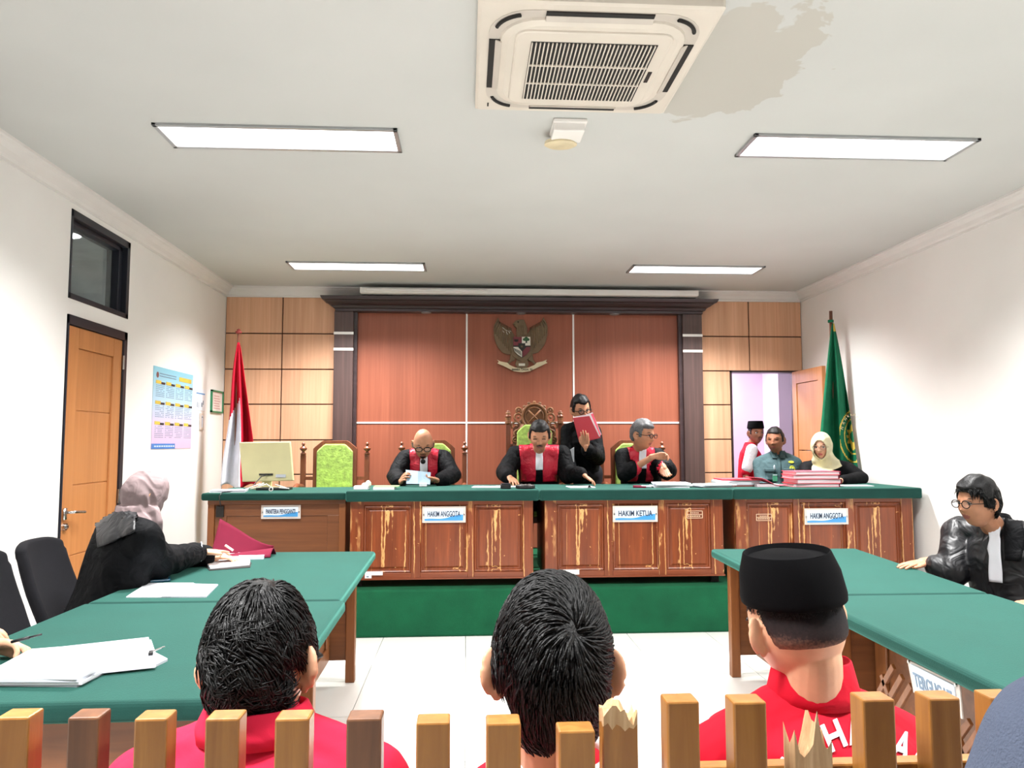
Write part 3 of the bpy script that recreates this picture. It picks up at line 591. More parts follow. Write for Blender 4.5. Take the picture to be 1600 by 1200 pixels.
# ------------------------------------------------------------------ chairs behind the bench
def judge_chair(cx, cy, label, crest=False, z0=.345, zt=None, w=.29):
    r = empty('judge_chair', (cx, cy, z0), label, 'chair', 'carved wooden chairs behind the benches')
    zt = zt or at(800, 690, cy).z; zp = zt-.12
    for s in (-1, 1):
        x = cx+s*w; B('post', G().box((x-.022, cy-.02, z0), (x+.022, cy+.024, zp)), M_chairwood, r, bevel=.003)
        pr = [(.02, 0), (.03, .008), (.014, .02), (.012, .03), (.03, .045), (.034, .055), (.03, .065), (.012, .078), (.01, .088), (.018, .096), (.012, .108), (.003, .116)]
        B('finial', G().lathe((x, cy, zp), pr, 12), M_chairwood, r, smooth=True)
        B('front_leg', G().box((x-.025, cy-.45, z0), (x+.025, cy-.40, z0+.43)), M_chairwood, r, bevel=.004)
        B('armrest', G().tube([(x, cy, z0+.68), (x, cy-.25, z0+.70), (x, cy-.38, z0+.67), (x, cy-.42, z0+.43)], .024, 8), M_chairwood, r, smooth=True)
        for z in (zp-.2, z0+.5): B('side_rail', G().box((cx+s*.2, cy-.008, z-.03), (cx+s*(w-.02), cy+.012, z)), M_chairwood, r)
    pw = .20; ph = zt+.01 if not crest else zt-.1; zs = z0+.45; ch = .055
    outl = [(-pw, zs), (pw, zs), (pw, ph-ch-.02), (pw-.02, ph-ch), (pw-ch-.02, ph-.01), (pw-ch-.04, ph), (-pw+ch+.04, ph), (-pw+ch+.02, ph-.01), (-pw+.02, ph-ch), (-pw, ph-ch-.02)]
    B('back_frame', G().prism([(cx+a, b) for a, b in outl], lambda a, b, d: V((a, d, b)), cy-.012, cy+.02), M_chairwood, r, bevel=.004)
    k = .82; czz = (zs+ph)/2; B('back_pad', G().prism([(cx+a*k, czz+(b-czz)*.9) for a, b in outl], lambda a, b, d: V((a, d, b)), cy-.035, cy-.011), M_greenfab, r, bevel=.012, seg=3)
    B('seat', G().box((cx-w, cy-.45, z0+.38), (cx+w, cy+.02, z0+.43)), M_chairwood, r, bevel=.004); B('seat_pad', G().box((cx-w+.04, cy-.44, z0+.43), (cx+w-.04, cy-.02, z0+.475)), M_greenfab, r, bevel=.015, seg=3)
    if crest:
        g = G(); zc = zt-.065; yy = cy-.01; ex, ez = V((1, 0, 0)), V((0, 0, 1)); c = V((cx, yy, zc))
        g.lathe(c+V((0, .02, 0)), [(.15, -.012), (.15, .012), (.14, .016), (.05, .014)], 24, Matrix.Rotation(math.pi/2, 3, 'X'))
        g.torus(c, .145, .018, ex, ez, 28, 8); g.torus(c+V((0, -.006, 0)), .105, .009, ex, ez, 24, 6)
        for t in (.8, 2.34): d = V((math.cos(t), 0, math.sin(t))); g.tube([c-d*.1+V((0, -.018, 0)), c+d*.1+V((0, -.018, 0))], [.007, .011], 8)
        for s in (-1, 1):
            for (dx, dz, R_, a0, a1) in ((.19, -.01, .045, -1, 4.4), (.215, -.11, .05, -.6, 4.6), (.185, .07, .03, -1, 4), (.2, -.2, .04, -2, 3.2), (.12, -.14, .045, -2, 3), (.225, -.27, .03, -2, 3.4)):
                g.torus(c+V((s*dx, -.004, dz)), R_, .013, V((s, 0, 0)), ez, 16, 6, a0, a1); g.ell(c+V((s*dx, -.006, dz)), (.016, .012, .016), None, 8, 6)
            g.tube([c+V((s*.14, 0, -.09)), c+V((s*.17, 0, -.2)), c+V((s*.2, 0, -.32)), c+V((s*.2, 0, -.42))], [.02, .024, .02, .02], 8)
            for i in range(6): a = .4+i*.4; g.ell(c+V((s*.165*math.cos(a), -.004, .165*math.sin(a))), (.02, .012, .014), Matrix.Rotation(-s*a, 3, 'Y'), 8, 6)
        g.v = [tuple(c+(V(p)-c)*.8) for p in g.v]
        B('carved_crest', g, M_crest, r, smooth=True)
        for s in (-1, 1):
            B('post_turning', G().lathe((cx+s*w, cy, zp-.02), [(.026, 0), (.03, .02), (.022, .03), (.028, .05), (.028, .07), (.018, .085), (.022, .1), (.024, .115)], 12), M_crest, r, smooth=True)
    return r
M_crest = wood('crest_wood', (104, 66, 38), (160, 108, 66), (20, 20, 20), 1, .5)
CY = 7.15
judge_chair(at(524, 700, CY).x, CY, 'empty judge chair with lime green back pad beside the monitor', zt=at(524, 690, CY).z)
judge_chair(at(677, 700, CY).x, CY, 'wooden chair with lime pad behind the bald judge', zt=at(677, 689, CY).z)
judge_chair(at(835, 700, CY).x, CY, 'tall carved chair with crossed baton crest behind the moustached judge', True, zt=at(835, 640, CY).z, w=.245)
judge_chair(at(987, 700, CY).x, CY, 'wooden chair with lime pad behind the grey haired judge', zt=at(987, 689, CY).z)
# ------------------------------------------------------------------ office chairs on the left
def office_chair(cy, xt, label, sgn=1, zt=1.0, hw=.23, cat='office chairs at the side tables'):
    """sgn=1 faces +X; backrest slab leaning"""
    r = empty('office_chair', (xt+sgn*.3, cy, 0), label, 'chair', cat)
    def bk(s, t): z = .5+(zt-.5)*t; w = hw*(1-.10*max(0, t-.5)*2-.04*(1-t)); x = xt+sgn*(.17*(1-t)**1.3); return V((x-sgn*.045*(1-(2*s-1)**2)*1, cy+w*(2*s-1), z-.03*(2*s-1)**4*(t > .9)))
    g = G(); n, m_ = 14, 12
    vs, fs = grid_rows(n, m_, bk); o = meshobj('backrest', vs, fs, M_blackfab, r, smooth=True); s = o.modifiers.new('thickness', 'SOLIDIFY'); s.thickness = .05; s.offset = 0; b = o.modifiers.new('b', 'BEVEL'); b.width = .018; b.segments = 3; b.limit_method = 'ANGLE'
    B('seat', G().box((xt+sgn*.1, cy-.23, .43), (xt+sgn*.52, cy+.23, .5)), M_blackfab, r, bevel=.025, seg=3)
    B('back_support', G().tube([(xt+sgn*.14, cy, .62), (xt+sgn*.1, cy, .45), (xt+sgn*.2, cy, .4), (xt+sgn*.36, cy, .42)], .02, 8), M_black, r, smooth=True)
    B('gas_column', G().tube([(xt+sgn*.36, cy, .1), (xt+sgn*.36, cy, .43)], [.03, .024], 12), M_black, r)
    for k in range(5):
        a = k*1.2566+.3; e = V((xt+sgn*.36+.28*math.cos(a), cy+.28*math.sin(a), .07)); B('base_arm', G().tube([(xt+sgn*.36, cy, .12), e], [.025, .015], 8), M_black, r)
        B('castor', G().tube([e+V((-.012*math.sin(a), .012*math.cos(a), -.04)), e+V((.012*math.sin(a), -.012*math.cos(a), -.04))], .03, 12), M_black, r)
    return r
office_chair(3.90, -2.06, 'black office chair with tall back right behind the woman in the mauve hijab', zt=.96, hw=.2)
office_chair(3.14, -1.91, 'black office chair with tall back cut by the left edge of the photo', hw=.22)
# ------------------------------------------------------------------ things on the walls
po = [atx(240, 572, XL), atx(300, 585, XL), atx(298, 700, XL), atx(235, 702, XL)]
y0p, y1p = 6.155, 7.026; z0p, z1p = 1.378, 2.034
po = empty('wall_poster', (XL, (y0p+y1p)/2, z0p), 'pale blue and pink calendar poster with yellow tabs on the left wall', 'poster')
def wp(s, t, d=0): return V((XL+.004+d, y0p+(y1p-y0p)*s, z0p+(z1p-z0p)*t))
def wq(g, s0, s1, t0, t1, d=.0012): a, c = wp(s0, t0), wp(s1, t1); return g.box((XL+.004, a.y, a.z), (XL+.004+d, c.y, c.z))
mm_, nt, b = P0('poster_print', .45); vec = coords(nt, (1, 1, 1)); sep = N(nt, 'ShaderNodeSeparateXYZ'); nt.links.new(vec, sep.inputs[0])
mr = N(nt, 'ShaderNodeMapRange'); mr.inputs[1].default_value = 0; mr.inputs[2].default_value = z1p-z0p; nt.links.new(sep.outputs[2], mr.inputs[0])
nt.links.new(ramp(nt, mr.outputs[0], [(0, (212, 178, 206)), (.3, (206, 190, 220)), (.55, (176, 204, 226)), (1, (134, 196, 216))]), b.inputs['Base Color'])
B('sheet', G().box((XL, y0p, z0p), (XL+.004, y1p, z1p)), mm_, po)
g1, g2, g3, g4 = G(), G(), G(), G()
for r in range(3):
    for c in range(4):
        s0 = .055+c*.24; t0 = .80-r*.25
        B('month_tab', wq(G(), s0, s0+.12, t0-.005, t0+.035, .002), M_goldyel, po); B('dark_tab', wq(G(), s0+.1, s0+.215, t0-.008, t0+.02, .0015), M_frame_blk, po)
        for k in range(7):
            n_ = 6
            for q in range(n_):
                if random.random() < .85: wq(g3, s0+.01+q*.034, s0+.032+q*.034, t0-.03-k*.022, t0-.022-k*.022)
wq(g4, .0, .56, .0, .065); g5 = G(); 
for k in range(9): wq(g5, .06+k*.055, .1+k*.055, .025, .04, .002)
for row, (t, n_) in enumerate(((.915, 12), (.885, 12))):
    for k in range(n_): wq(g3, .14+k*.034, .165+k*.034, t, t+.014)
g6 = G()
wq(g6, .62, .95, .875, .93, .0015)
tag(B('date_rows', g3, plain('poster_grey', (120, 140, 160), .6), po), kind='stuff'); B('blue_footer', g4, plain('poster_blue', (66, 120, 190), .5), po)
B('footer_print', g5, M_plate, po); B('yellow_title', g6, M_goldyel, po)
for k, s in enumerate(np.linspace(.645, .925, 8)): pass
B('seal', G().lathe(wp(.09, .9), [(.024, .0), (.024, .0015)], 14, Matrix.Rotation(math.pi/2, 3, 'Y')), M_brownfolder, po)
p0, p1 = V((XL, 7.095, 1.725)), V((XL, 7.39, 1.925))
ws = empty('wall_notice', (XL, 7.24, 1.725), 'small white notice sheet right of the calendar poster', 'notice')
B('sheet', G().box((XL, 7.10, 1.725), (XL+.003, 7.375, 1.925)), M_paper, ws)
B('heading', G().box((XL, 7.125, 1.875), (XL+.004, 7.35, 1.888)), M_blue, ws)
g = G()
for q in ((7.14, 7.225, 1.825, 1.828), (7.14, 7.143, 1.755, 1.828), (7.222, 7.225, 1.755, 1.828), (7.26, 7.29, 1.76, 1.80), (7.15, 7.165, 1.75, 1.80), (7.30, 7.32, 1.78, 1.82), (7.19, 7.20, 1.75, 1.80)): g.box((XL, q[0], q[2]), (XL+.004, q[1], q[3]))
B('print', g, M_greyink, ws)
sw = empty('wall_thermometer', (XL, 7.27, 1.546), 'narrow white thermometer strip below the white notice sheet', 'thermometer')
B('strip_board', G().box((XL, 7.225, 1.546), (XL+.012, 7.325, 1.703)), M_acryl, sw, bevel=.004); B('gauge', G().box((XL+.011, 7.255, 1.57), (XL+.014, 7.295, 1.68)), M_paper2, sw); B('dial', G().box((XL+.012, 7.26, 1.66), (XL+.016, 7.275, 1.67)), M_dark, sw)
pf_ = empty('picture_frame', (XL, 7.68, 1.73), 'small green framed certificate at the corner of the left wall', 'picture frame')
B('frame', G().box((XL, 7.515, 1.722), (XL+.02, 7.53, 1.94)).box((XL, 7.845, 1.722), (XL+.02, 7.86, 1.94)).box((XL, 7.515, 1.722), (XL+.02, 7.86, 1.737)).box((XL, 7.515, 1.925), (XL+.02, 7.86, 1.94)), plain('green_frame', (46, 128, 88), .4), pf_)
B('certificate', G().box((XL+.001, 7.53, 1.737), (XL+.01, 7.845, 1.925)), plain('pale_pink', (228, 214, 210), .4), pf_)
g = G()
for k in range(6): g.box((XL+.009, 7.59+.01*(k % 2), 1.76+k*.024), (XL+.011, 7.78-.015*(k % 3), 1.768+k*.024))
B('print', g, plain('cert_ink', (196, 150, 146), .6), pf_)
# ------------------------------------------------------------------ eagle emblem
em = empty('eagle_emblem', (.575, YB-.02, 2.1), 'bronze eagle coat of arms with shield and ribbon on the red wall', 'emblem')
EC = at(815, 538, 7.9); PX = 7.9/CAM_F
def ep(u, v, d=0): q = at(u, v, 7.9); return V((q.x, YB-.004-d, q.z))
def crop(a, b): return 760+a/10.0, 480+b/10.0     # measured outline units
def epoly(name, pts, d0, d1, mt, parent, bevel=.002):
    return B(name, G().prism([crop(*p) for p in pts], lambda a, b, d: ep(a, b, d), d0, d1), mt, parent, bevel=bevel, seg=1)
wingL = [(182, 160), (150, 220), (122, 280), (112, 350), (118, 440), (135, 520), (165, 600), (205, 660), (260, 715), (340, 738), (420, 735), (430, 600), (450, 480), (430, 430), (405, 385), (370, 345), (300, 320), (240, 290), (205, 225)]
wingR = [(1070-x, y-8) for x, y in wingL]
wl = epoly('wing', wingL, 0, .022, M_gold, em); wr_ = epoly('wing', wingR[::-1], 0, .022, M_gold, em)
for k, (wo, sgx) in enumerate(((wl, 1), (wr_, -1))):
    for i in range(9):
        t = i/8; x0 = 185+t*200; y0_ = 215+t*110; x1 = 135+t*250; y1_ = 420+t*300
        pts = [(x0, y0_), ((x0+x1)/2-28+t*20, (y0_+y1_)/2), (x1, y1_)]
        if sgx < 0: pts = [(1070-a, b-8) for a, b in pts]
        B('feather', G().tube([ep(*crop(*p), d=.0205) for p in pts], [.005, .008, .005], 6), M_gold, wo, smooth=True)
epoly('body', [(470, 470), (478, 330), (500, 290), (590, 260), (632, 330), (636, 430), (690, 480), (720, 640), (700, 760), (640, 820), (560, 860), (480, 820), (400, 760), (380, 640), (410, 480)], 0, .035, M_gold, em)
hd_ = epoly('head', [(468, 440), (470, 330), (450, 308), (430, 300), (432, 288), (455, 284), (408, 268), (425, 250), (440, 230), (470, 208), (520, 200), (585, 202), (610, 260), (634, 330), (636, 440)], .0, .045, M_gold, em)
B('eye', G().ell(ep(*crop(492, 238), d=.046), (.008, .006, .008), None, 8, 6), M_dark, hd_)
for i in range(3): B('neck_feather', G().tube([ep(*crop(500+i*35, 290), d=.045), ep(*crop(490+i*45, 440), d=.045)], [.005, .008], 6), M_gold, hd_)
epoly('tail', [(480, 780), (640, 780), (660, 900), (620, 960), (500, 960), (450, 900)], 0, .025, M_gold, em)
for s in (-1, 1):
    f_ = [(400, 700), (470, 740), (440, 830), (395, 850), (360, 880), (300, 930), (270, 915), (330, 870), (365, 820), (375, 740)]
    if s > 0: f_ = [(1096-x, y) for x, y in f_][::-1]
    epoly('leg', f_, 0, .03, M_gold, em)
rib = [(165, 830), (210, 850), (320, 872), (265, 918), (330, 950), (360, 910), (450, 950), (550, 965), (660, 950), (760, 905), (790, 945), (850, 915), (785, 870), (900, 845), (945, 822), (930, 860), (950, 870), (850, 915), (780, 960), (680, 1000), (560, 1020), (430, 1005), (330, 955), (250, 910), (160, 880), (195, 860)]
rb = epoly('ribbon', [(165, 822), (215, 848), (330, 872), (362, 905), (450, 945), (550, 960), (655, 946), (752, 903), (785, 868), (880, 848), (945, 820), (925, 856), (952, 872), (855, 918), (790, 948), (680, 1000), (560, 1018), (430, 1003), (330, 952), (262, 918), (170, 880), (195, 856)], .026, .034, M_beige, em, 0)
txt = 'BHINNEKA TUNGGAL IKA'; n = len(txt)
for i, ch in enumerate(txt):
    if ch == ' ': continue
    t = i/(n-1); a = 385+t*350; b = 968+24*(1-((t-.5)*2)**2)-18*t; sl = -(t-.5)*2*.28*-1
    pass
text_obj('ribbon_lettering', 'BHINNEKA  TUNGGAL  IKA', .032, M_dark, em, ep(*crop(556, 978), d=.0355), (1, 0, .02), (0, 0, 1), width=.215, bold=.0006)
sh = [(415, 470), (682, 470), (684, 610), (670, 690), (620, 750), (556, 795), (490, 755), (435, 700), (415, 620)]
so = epoly('shield', sh, .03, .05, M_shblack, em)
epoly('shield_field', [(418, 472), (545, 472), (545, 606), (418, 606)], .05, .054, M_shred, so, 0); epoly('shield_field', [(550, 472), (680, 472), (682, 606), (550, 606)], .05, .054, M_shwhite, so, 0)
epoly('shield_field', [(418, 628), (490, 628), (552, 700), (552, 790), (490, 750), (440, 700)], .05, .054, M_shwhite, so, 0); epoly('shield_field', [(560, 700), (620, 628), (684, 628), (668, 690), (620, 748), (562, 788)], .05, .054, M_shred, so, 0)
epoly('inner_shield', [(492, 572), (602, 572), (600, 640), (556, 695), (500, 640)], .054, .06, M_shblack, so, 0)
B('star', G().prism([(548+(.38 if i % 2 else 1)*26*math.sin(i*math.pi/5), 622-(.38 if i % 2 else 1)*26*math.cos(i*math.pi/5)) for i in range(10)], lambda a, b, d: ep(*crop(a, b), d), .06, .063), M_gold, so)
tr = G(); 
for a, b, r in ((590, 512, .017), (618, 497, .02), (645, 512, .017), (618, 518, .018)): tr.ell(ep(*crop(a, b), d=.055), (r, .005, r*.9), None, 10, 6)
B('banyan_tree', tr, M_shgreen, so); B('tree_trunk', G().prism([(612, 530), (626, 530), (634, 566), (604, 566)], lambda a, b, d: ep(*crop(a, b), d), .054, .058), M_shblack, so)
B('bull_head', G().ell(ep(*crop(462, 530), d=.056), (.022, .006, .014), None, 10, 6).tube([ep(*crop(430, 505), d=.056), ep(*crop(445, 530), d=.057)], .004, 6).tube([ep(*crop(490, 505), d=.056), ep(*crop(480, 530), d=.057)], .004, 6), M_shblack, so)
gr = G()
for i in range(5): gr.tube([ep(*crop(432+i*22, 645+i*10), d=.055), ep(*crop(455+i*20, 700+i*14), d=.055)], .0035, 5)
B('rice_cotton', gr, M_shblack, so)
B('white_label', G().prism([crop(*p) for p in ((503, 880), (602, 880), (602, 918), (503, 918))], lambda a, b, d: ep(a, b, d), .025, .03), M_shwhite, em)
g = G()
for a, b, c, d in ((250, 320, 285, 345), (285, 350, 330, 375), (310, 385, 330, 430), (345, 370, 365, 412), (255, 370, 275, 395), (365, 370, 385, 385)): g.tube([ep(*crop(a, b), d=.024), ep(*crop(c, d), d=.028)], .003, 5)
B('paint_chip', g, M_shwhite, em)
# ------------------------------------------------------------------ flags
def flag(name, label, top, base, cloth, n=(60, 60), pole_r=.014):
    r = empty(name, base, label, 'flag')
    B('pole', G().tube([base, top], [pole_r, pole_r*.9], 12), M_pole, r, smooth=True)
    B('stand', G().lathe(base, [(.17, 0), (.17, .03), (.06, .06), (.03, .14), (.02, .2)], 20), M_chairwood, r, smooth=True)
    return r
Yf = 7.25; tp = at(373, 517, Yf); fr_ = flag('flag', 'red and white national flag hanging on a wooden pole at the left', tp, V((tp.x+.0, Yf, PZ)), None)
B('finial', G().lathe(tp, [(.014, -.03), (.03, -.02), (.03, -.005), (.016, .0), (.018, .012), (.004, .02)], 12), plain('finial_red', (150, 60, 54), .5), fr_)
def fcl(s, t):
    v = 535+t*225
    ul = 371-26*t**.9-1.5*math.sin(t*9); ur = 374+27*min(1, (t*1.5))**.8*(.62 if t < 2 else 1)+9*t**2
    u = ul+(ur-ul)*s; q = at(u, v-4*math.sin(s*9)*t, Yf-.03-.05*math.sin(s*13+t*1.2)*min(1, t*2)-.03*t); return q
vs, fs = grid_rows(48, 50, fcl); mi = []
for j in range(50):
    for i in range(48):
        s, t = (i+.5)/48, (j+.5)/50; mi.append(1 if (s < .56 and t > .50-.16*s/.56+.04) or (s < .5 and t > .9) else 0)
o = meshobj('cloth', vs, fs, [M_flagred, M_flagwhite], fr_, smooth=True, mi=mi); sd = o.modifiers.new('t', 'SOLIDIFY'); sd.thickness = .004
Yg = 6.95; tp = at(1298, 486, Yg); gb = V((tp.x-.02, Yg, PZ)); fg = flag('flag', 'green institutional flag with gold round emblem on a pole near the doorway', tp, gb, None, pole_r=.017)
B('collar', G().tube([at(1298, 500, Yg), at(1298, 504, Yg)], .026, 12), M_flaggreen, fg)
def gcl(s, t):
    v = 505+t*235; ul = 1300-24*t**.9; ur = 1303+39*t**.85
    u = ul+(ur-ul)*s; p = at(u, v, Yg-.03-.045*math.sin(s*11+.6)*min(1, t*2.2)-.05*t); return p if p.x < 3.54 else at(u, v, p.y*3.54/p.x)
nx, ny = 90, 110; vs, fs = grid_rows(nx, ny, gcl); mi = []
for j in range(ny):
    for i in range(nx):
        p = gcl((i+.5)/nx, (j+.5)/ny); q = at(1333, 682, p.y)
        dx, dz_ = (p.x-q.x), p.z-q.z; rr = math.hypot(dx/.13, dz_/.24); an = math.atan2(dz_, dx)
        gold = (.93 < rr < 1.0) or (.62 < rr < .68) or (rr < .42+.1*math.cos(an*8) and not (rr < .2 and abs(dx) < .05))
        mi.append(1 if gold and (i+.5)/nx > .6 else (1 if (j < 6 and i > 50) else 0))
o = meshobj('cloth', vs, fs, [M_flaggreen, M_goldyel], fg, smooth=True, mi=mi); sd = o.modifiers.new('t', 'SOLIDIFY'); sd.thickness = .004
for i, ch in enumerate('MAHKAMAH'):
    an = 2.75-i*.27; c = at(1333, 682, Yg-.07); px_, pz_ = c.x+.108*math.cos(an), c.z+.20*math.sin(an)
    if px_ > at(1339, 650, Yg).x: continue
    text_obj('flag_letter', ch, .035, M_beige, fg, at(735+(px_-0)*0+ (800+CAM_F*((V((px_, Yg-.07, pz_))-CC).dot(RT))/((V((px_, Yg-.07, pz_))-CC).dot(FW)))-735, 600-CAM_F*((V((px_, Yg-.07, pz_))-CC).dot(UP))/((V((px_, Yg-.07, pz_))-CC).dot(FW)), 6.68), (math.sin(an), 0, -math.cos(an)), (math.cos(an), 0, math.sin(an)))
# ------------------------------------------------------------------ monitor and desk clutter on the clerk desk
DZ = 1.045
mo = empty('computer_monitor', (at(416, 750, 6.45).x, 6.45, DZ), 'cream backed computer monitor seen from behind on the clerk desk', 'monitor')
c4 = [at(374, 691, 6.47), at(454, 690, 6.47), at(459, 751, 6.44), at(379, 753, 6.44)]
def ins(k, y): cc = sum(c4, V())/4; return [V(((p.x-cc.x)*k+cc.x, p.y+y, (p.z-cc.z)*k+cc.z)) for p in c4]
B('screen_back', G().loft([ins(.97, -.012), ins(1, -.004), ins(1, .02)]), M_cream, mo, bevel=.004)
B('screen', G().loft([ins(.96, .021), ins(.96, .024)]), M_dark, mo)
mc = sum(c4, V())/4
B('stand_neck', G().box((mc.x-.04, 6.47, DZ), (mc.x+.04, 6.49, mc.z)), M_cream, mo, bevel=.004); B('stand_foot', G().box((mc.x-.12, 6.42, DZ), (mc.x+.12, 6.6, DZ+.012)), M_cream, mo, bevel=.004)
B('port_row', G().box((mc.x-.05, 6.418, mc.z-.112), (mc.x+.06, 6.428, mc.z-.098)), M_black, mo)
B('rating_label', G().box((mc.x+.085, 6.42, mc.z-.13), (mc.x+.165, 6.427, mc.z-.105)), M_paper2, mo)
B('logo_dot', G().lathe((mc.x+.0, 6.45, mc.z+.1), [(.008, -.032), (.008, -.02)], 10, Matrix.Rotation(math.pi/2, 3, 'X')), M_cream, mo)
cv = [V((mc.x+.03, 6.415, mc.z-.105)), V((mc.x-.02, 6.38, mc.z-.12)), V((mc.x-.07, 6.3, DZ+.03)), V((mc.x-.12, 6.12, DZ+.008)), V((mc.x-.2, 5.96, DZ+.006)), V((mc.x-.215, 5.938, DZ-.02)), V((mc.x-.2, 5.94, DZ-.1))]
tag(B('power_cable', G().tube(cv, .004, 6), M_black, smooth=True), 'thin black cable running from the monitor back over the clerk desk edge', 'cable')
tray = empty('keyboard_tray', (-1.42, 6.4, DZ), 'black flat tray lying on the clerk desk right of the monitor', 'tray')
a_, b_ = atz(428, 760, DZ), atz(476, 757, DZ); B('tray_body', G().box((a_.x, 6.28, DZ), (a_.x+.26, 6.42, DZ+.02)), M_black, tray, bevel=.004)
g = G()
for (u0, v0, u1, v1) in ((382, 765, 405, 756), (392, 764, 414, 757), (416, 756, 424, 764), (430, 757, 446, 763), (400, 762, 410, 755), (436, 762, 450, 764)):
    a_, b_ = at(u0, v0, 6.18), at(u1, v1, 6.2); g.tube([V((a_.x, 6.18, max(a_.z, DZ+.006))), V((b_.x, 6.24, max(b_.z, DZ+.006)))], .004, 6)
rk = empty('wire_rack', (-1.6, 6.2, DZ), 'white wire rack lying in front of the monitor', 'rack'); B('wire', g, M_strip, rk, smooth=True); B('loop', G().torus(V((at(424, 762, 6.18).x, 6.17, DZ+.016)), .014, .004, V((1, 0, 0)), V((0, .3, 1)).normalized(), 16, 6), M_strip, rk)
def paper(label, u0, v0, u1, v1, Z, mt=None, th=.004, rz=None, name='paper_sheet', cat='paper', group=None, curl=0, ny=None):
    """flat sheet(s) spanning the given corners on a surface of height Z"""
    a, c = atz(u0, v0, Z), atz(u1, v1, Z); o = B(name, G().box((a.x, c.y, Z), (c.x, a.y, Z+th)) if a.y > c.y else G().box((a.x, a.y, Z), (c.x, c.y, Z+th)), mt or M_paper)
    if rz:
        pass
    return tag(o, label, cat, group)
def stack(label, x, y, z, sx, sy, n, cols, rz=0, jit=.012, th=.012, cat='papers', name='paper_stack', seed=1):
    r = empty(name, (x, y, z), label, cat); rnd = random.Random(seed); zz = z
    for i in range(n):
        R_ = Matrix.Rotation(rz+rnd.uniform(-.08, .08), 3, 'Z'); t = th*rnd.uniform(.7, 1.2)
        B('bundle' if t > .004 else 'sheet', G().obox((x+rnd.uniform(-jit, jit), y+rnd.uniform(-jit, jit), zz+t/2), (sx, sy, t*.96), R_), cols[i % len(cols)], r); zz += t
    return r
stack('white papers at the left end of the clerk desk beside the monitor', at(357, 762, 6.13).x, 6.13, DZ, .26, .19, 3, [M_paper, M_paper2], .2, th=.006)
# crumpled tissue packet
BZ = TOPZ
p = at(566, 764, 6.0); tb = empty('tissue_pack', (p.x, 6.0, BZ), 'small white tissue pack with a crumpled tissue at the left bench end', 'tissue')
B('pack', G().box((p.x-.06, 5.95, BZ), (p.x+.05, 6.05, BZ+.028)), M_paper, tb, bevel=.004)
B('tissue', G().ell((p.x+.045, 6.0, BZ+.04), (.025, .02, .03), None, 7, 5).ell((p.x+.02, 6.02, BZ+.035), (.03, .02, .016), None, 7, 5), plain('tissue', (224, 226, 210), .9), tb)
p = at(602, 764, 6.0); bk_ = empty('booklet', (p.x, 6.0, BZ), 'white booklet with a pale green cover near the left bench end', 'booklet')
B('pages', G().box((p.x-.085, 5.93, BZ), (p.x+.075, 6.08, BZ+.018)), M_paper, bk_); B('cover', G().obox((p.x+.01, 6.02, BZ+.022), (.19, .14, .006)), plain('pale_green', (150, 196, 120), .6), bk_)
# papers before the judges
def flatsheet(label, x, y, z, sx, sy, rz=0, mt=None, th=.003, cat='paper', name='paper_sheet', group=None):
    return tag(B(name, G().obox((x, y, z+th/2), (sx, sy, th), Matrix.Rotation(rz, 3, 'Z')), mt or M_paper), label, cat, group)
flatsheet('white sheets lying on the bench left of the moustached judge', at(765, 760, 6.2).x, 6.2, BZ, .27, .19, -.12, th=.006)
p = at(820, 760, 6.05); sheet_ = flatsheet('white sheet under the right hand of the moustached judge', at(800, 760, 6.28).x, 6.28, BZ, .24, .2, .1)
x_ = at(790, 764, 5.98).x; sb = empty('stamp_box', (x_, 5.98, BZ), 'small black box on the bench before the moustached judge', 'box'); B('body', G().box((x_-.04, 5.94, BZ), (x_+.04, 6.02, BZ+.034)), M_black, sb, bevel=.006); B('lid', G().box((x_-.036, 5.944, BZ+.034), (x_+.036, 6.016, BZ+.042)), M_frame_blk, sb, bevel=.003)
x_ = at(821, 764, 5.98).x; mb = empty('gavel_block', (x_, 5.99, BZ), 'black oval disc holder on the bench below the moustached judge', 'block')
B('base', G().lathe((x_, 5.99, BZ), [(.072, 0), (.078, .008), (.076, .024), (.068, .03)], 24), M_black, mb, smooth=False)
B('studs', G().ell((x_-.03, 5.98, BZ+.03), (.016, .016, .008), None, 10, 6).ell((x_+.03, 5.98, BZ+.03), (.016, .016, .008), None, 10, 6).ell((x_, 5.98, BZ+.03), (.014, .014, .007), None, 10, 6), M_steel, mb)
fs_ = flatsheet('white sheets with a black clip right of the moustached judge', at(907, 760, 6.12).x, 6.12, BZ, .2, .2, .06, th=.006); 
x_ = at(921, 762, 6.03).x; tag(B('binder_clip', G().prism([(-.012, 0), (.012, 0), (.004, .012), (-.004, .012)], lambda a, b, d: V((x_+a, 6.03+d, BZ+.006+b)), -.015, .015), M_black), 'tiny black clip on the white sheets between two judges', 'clip')
x_ = at(1003, 763, 6.05).x; ph_ = empty('mobile_phone', (x_, 6.05, BZ), 'dark red phone wallet lying before the grey haired judge', 'phone'); B('wallet', G().obox((x_-.02, 6.05, BZ+.007), (.10, .13, .014), Matrix.Rotation(-.2, 3, 'Z')), M_maroon, ph_, bevel=.003); B('phone_body', G().obox((x_+.035, 6.05, BZ+.009), (.08, .12, .01), Matrix.Rotation(-.2, 3, 'Z')), M_paper2, ph_, bevel=.003)
x_ = at(1050, 762, 6.05).x; stack('loose white document pile right of the grey haired judge', x_, 6.08, BZ, .28, .2, 5, [M_paper, M_paper2, M_paper], -.1, .018, .008, seed=3)
x_ = at(1113, 762, 6.05).x; stack('low pile of white papers at the joint of the right benches', x_, 6.06, BZ, .27, .22, 3, [M_paper, M_paper2], .12, .02, .008, seed=5)
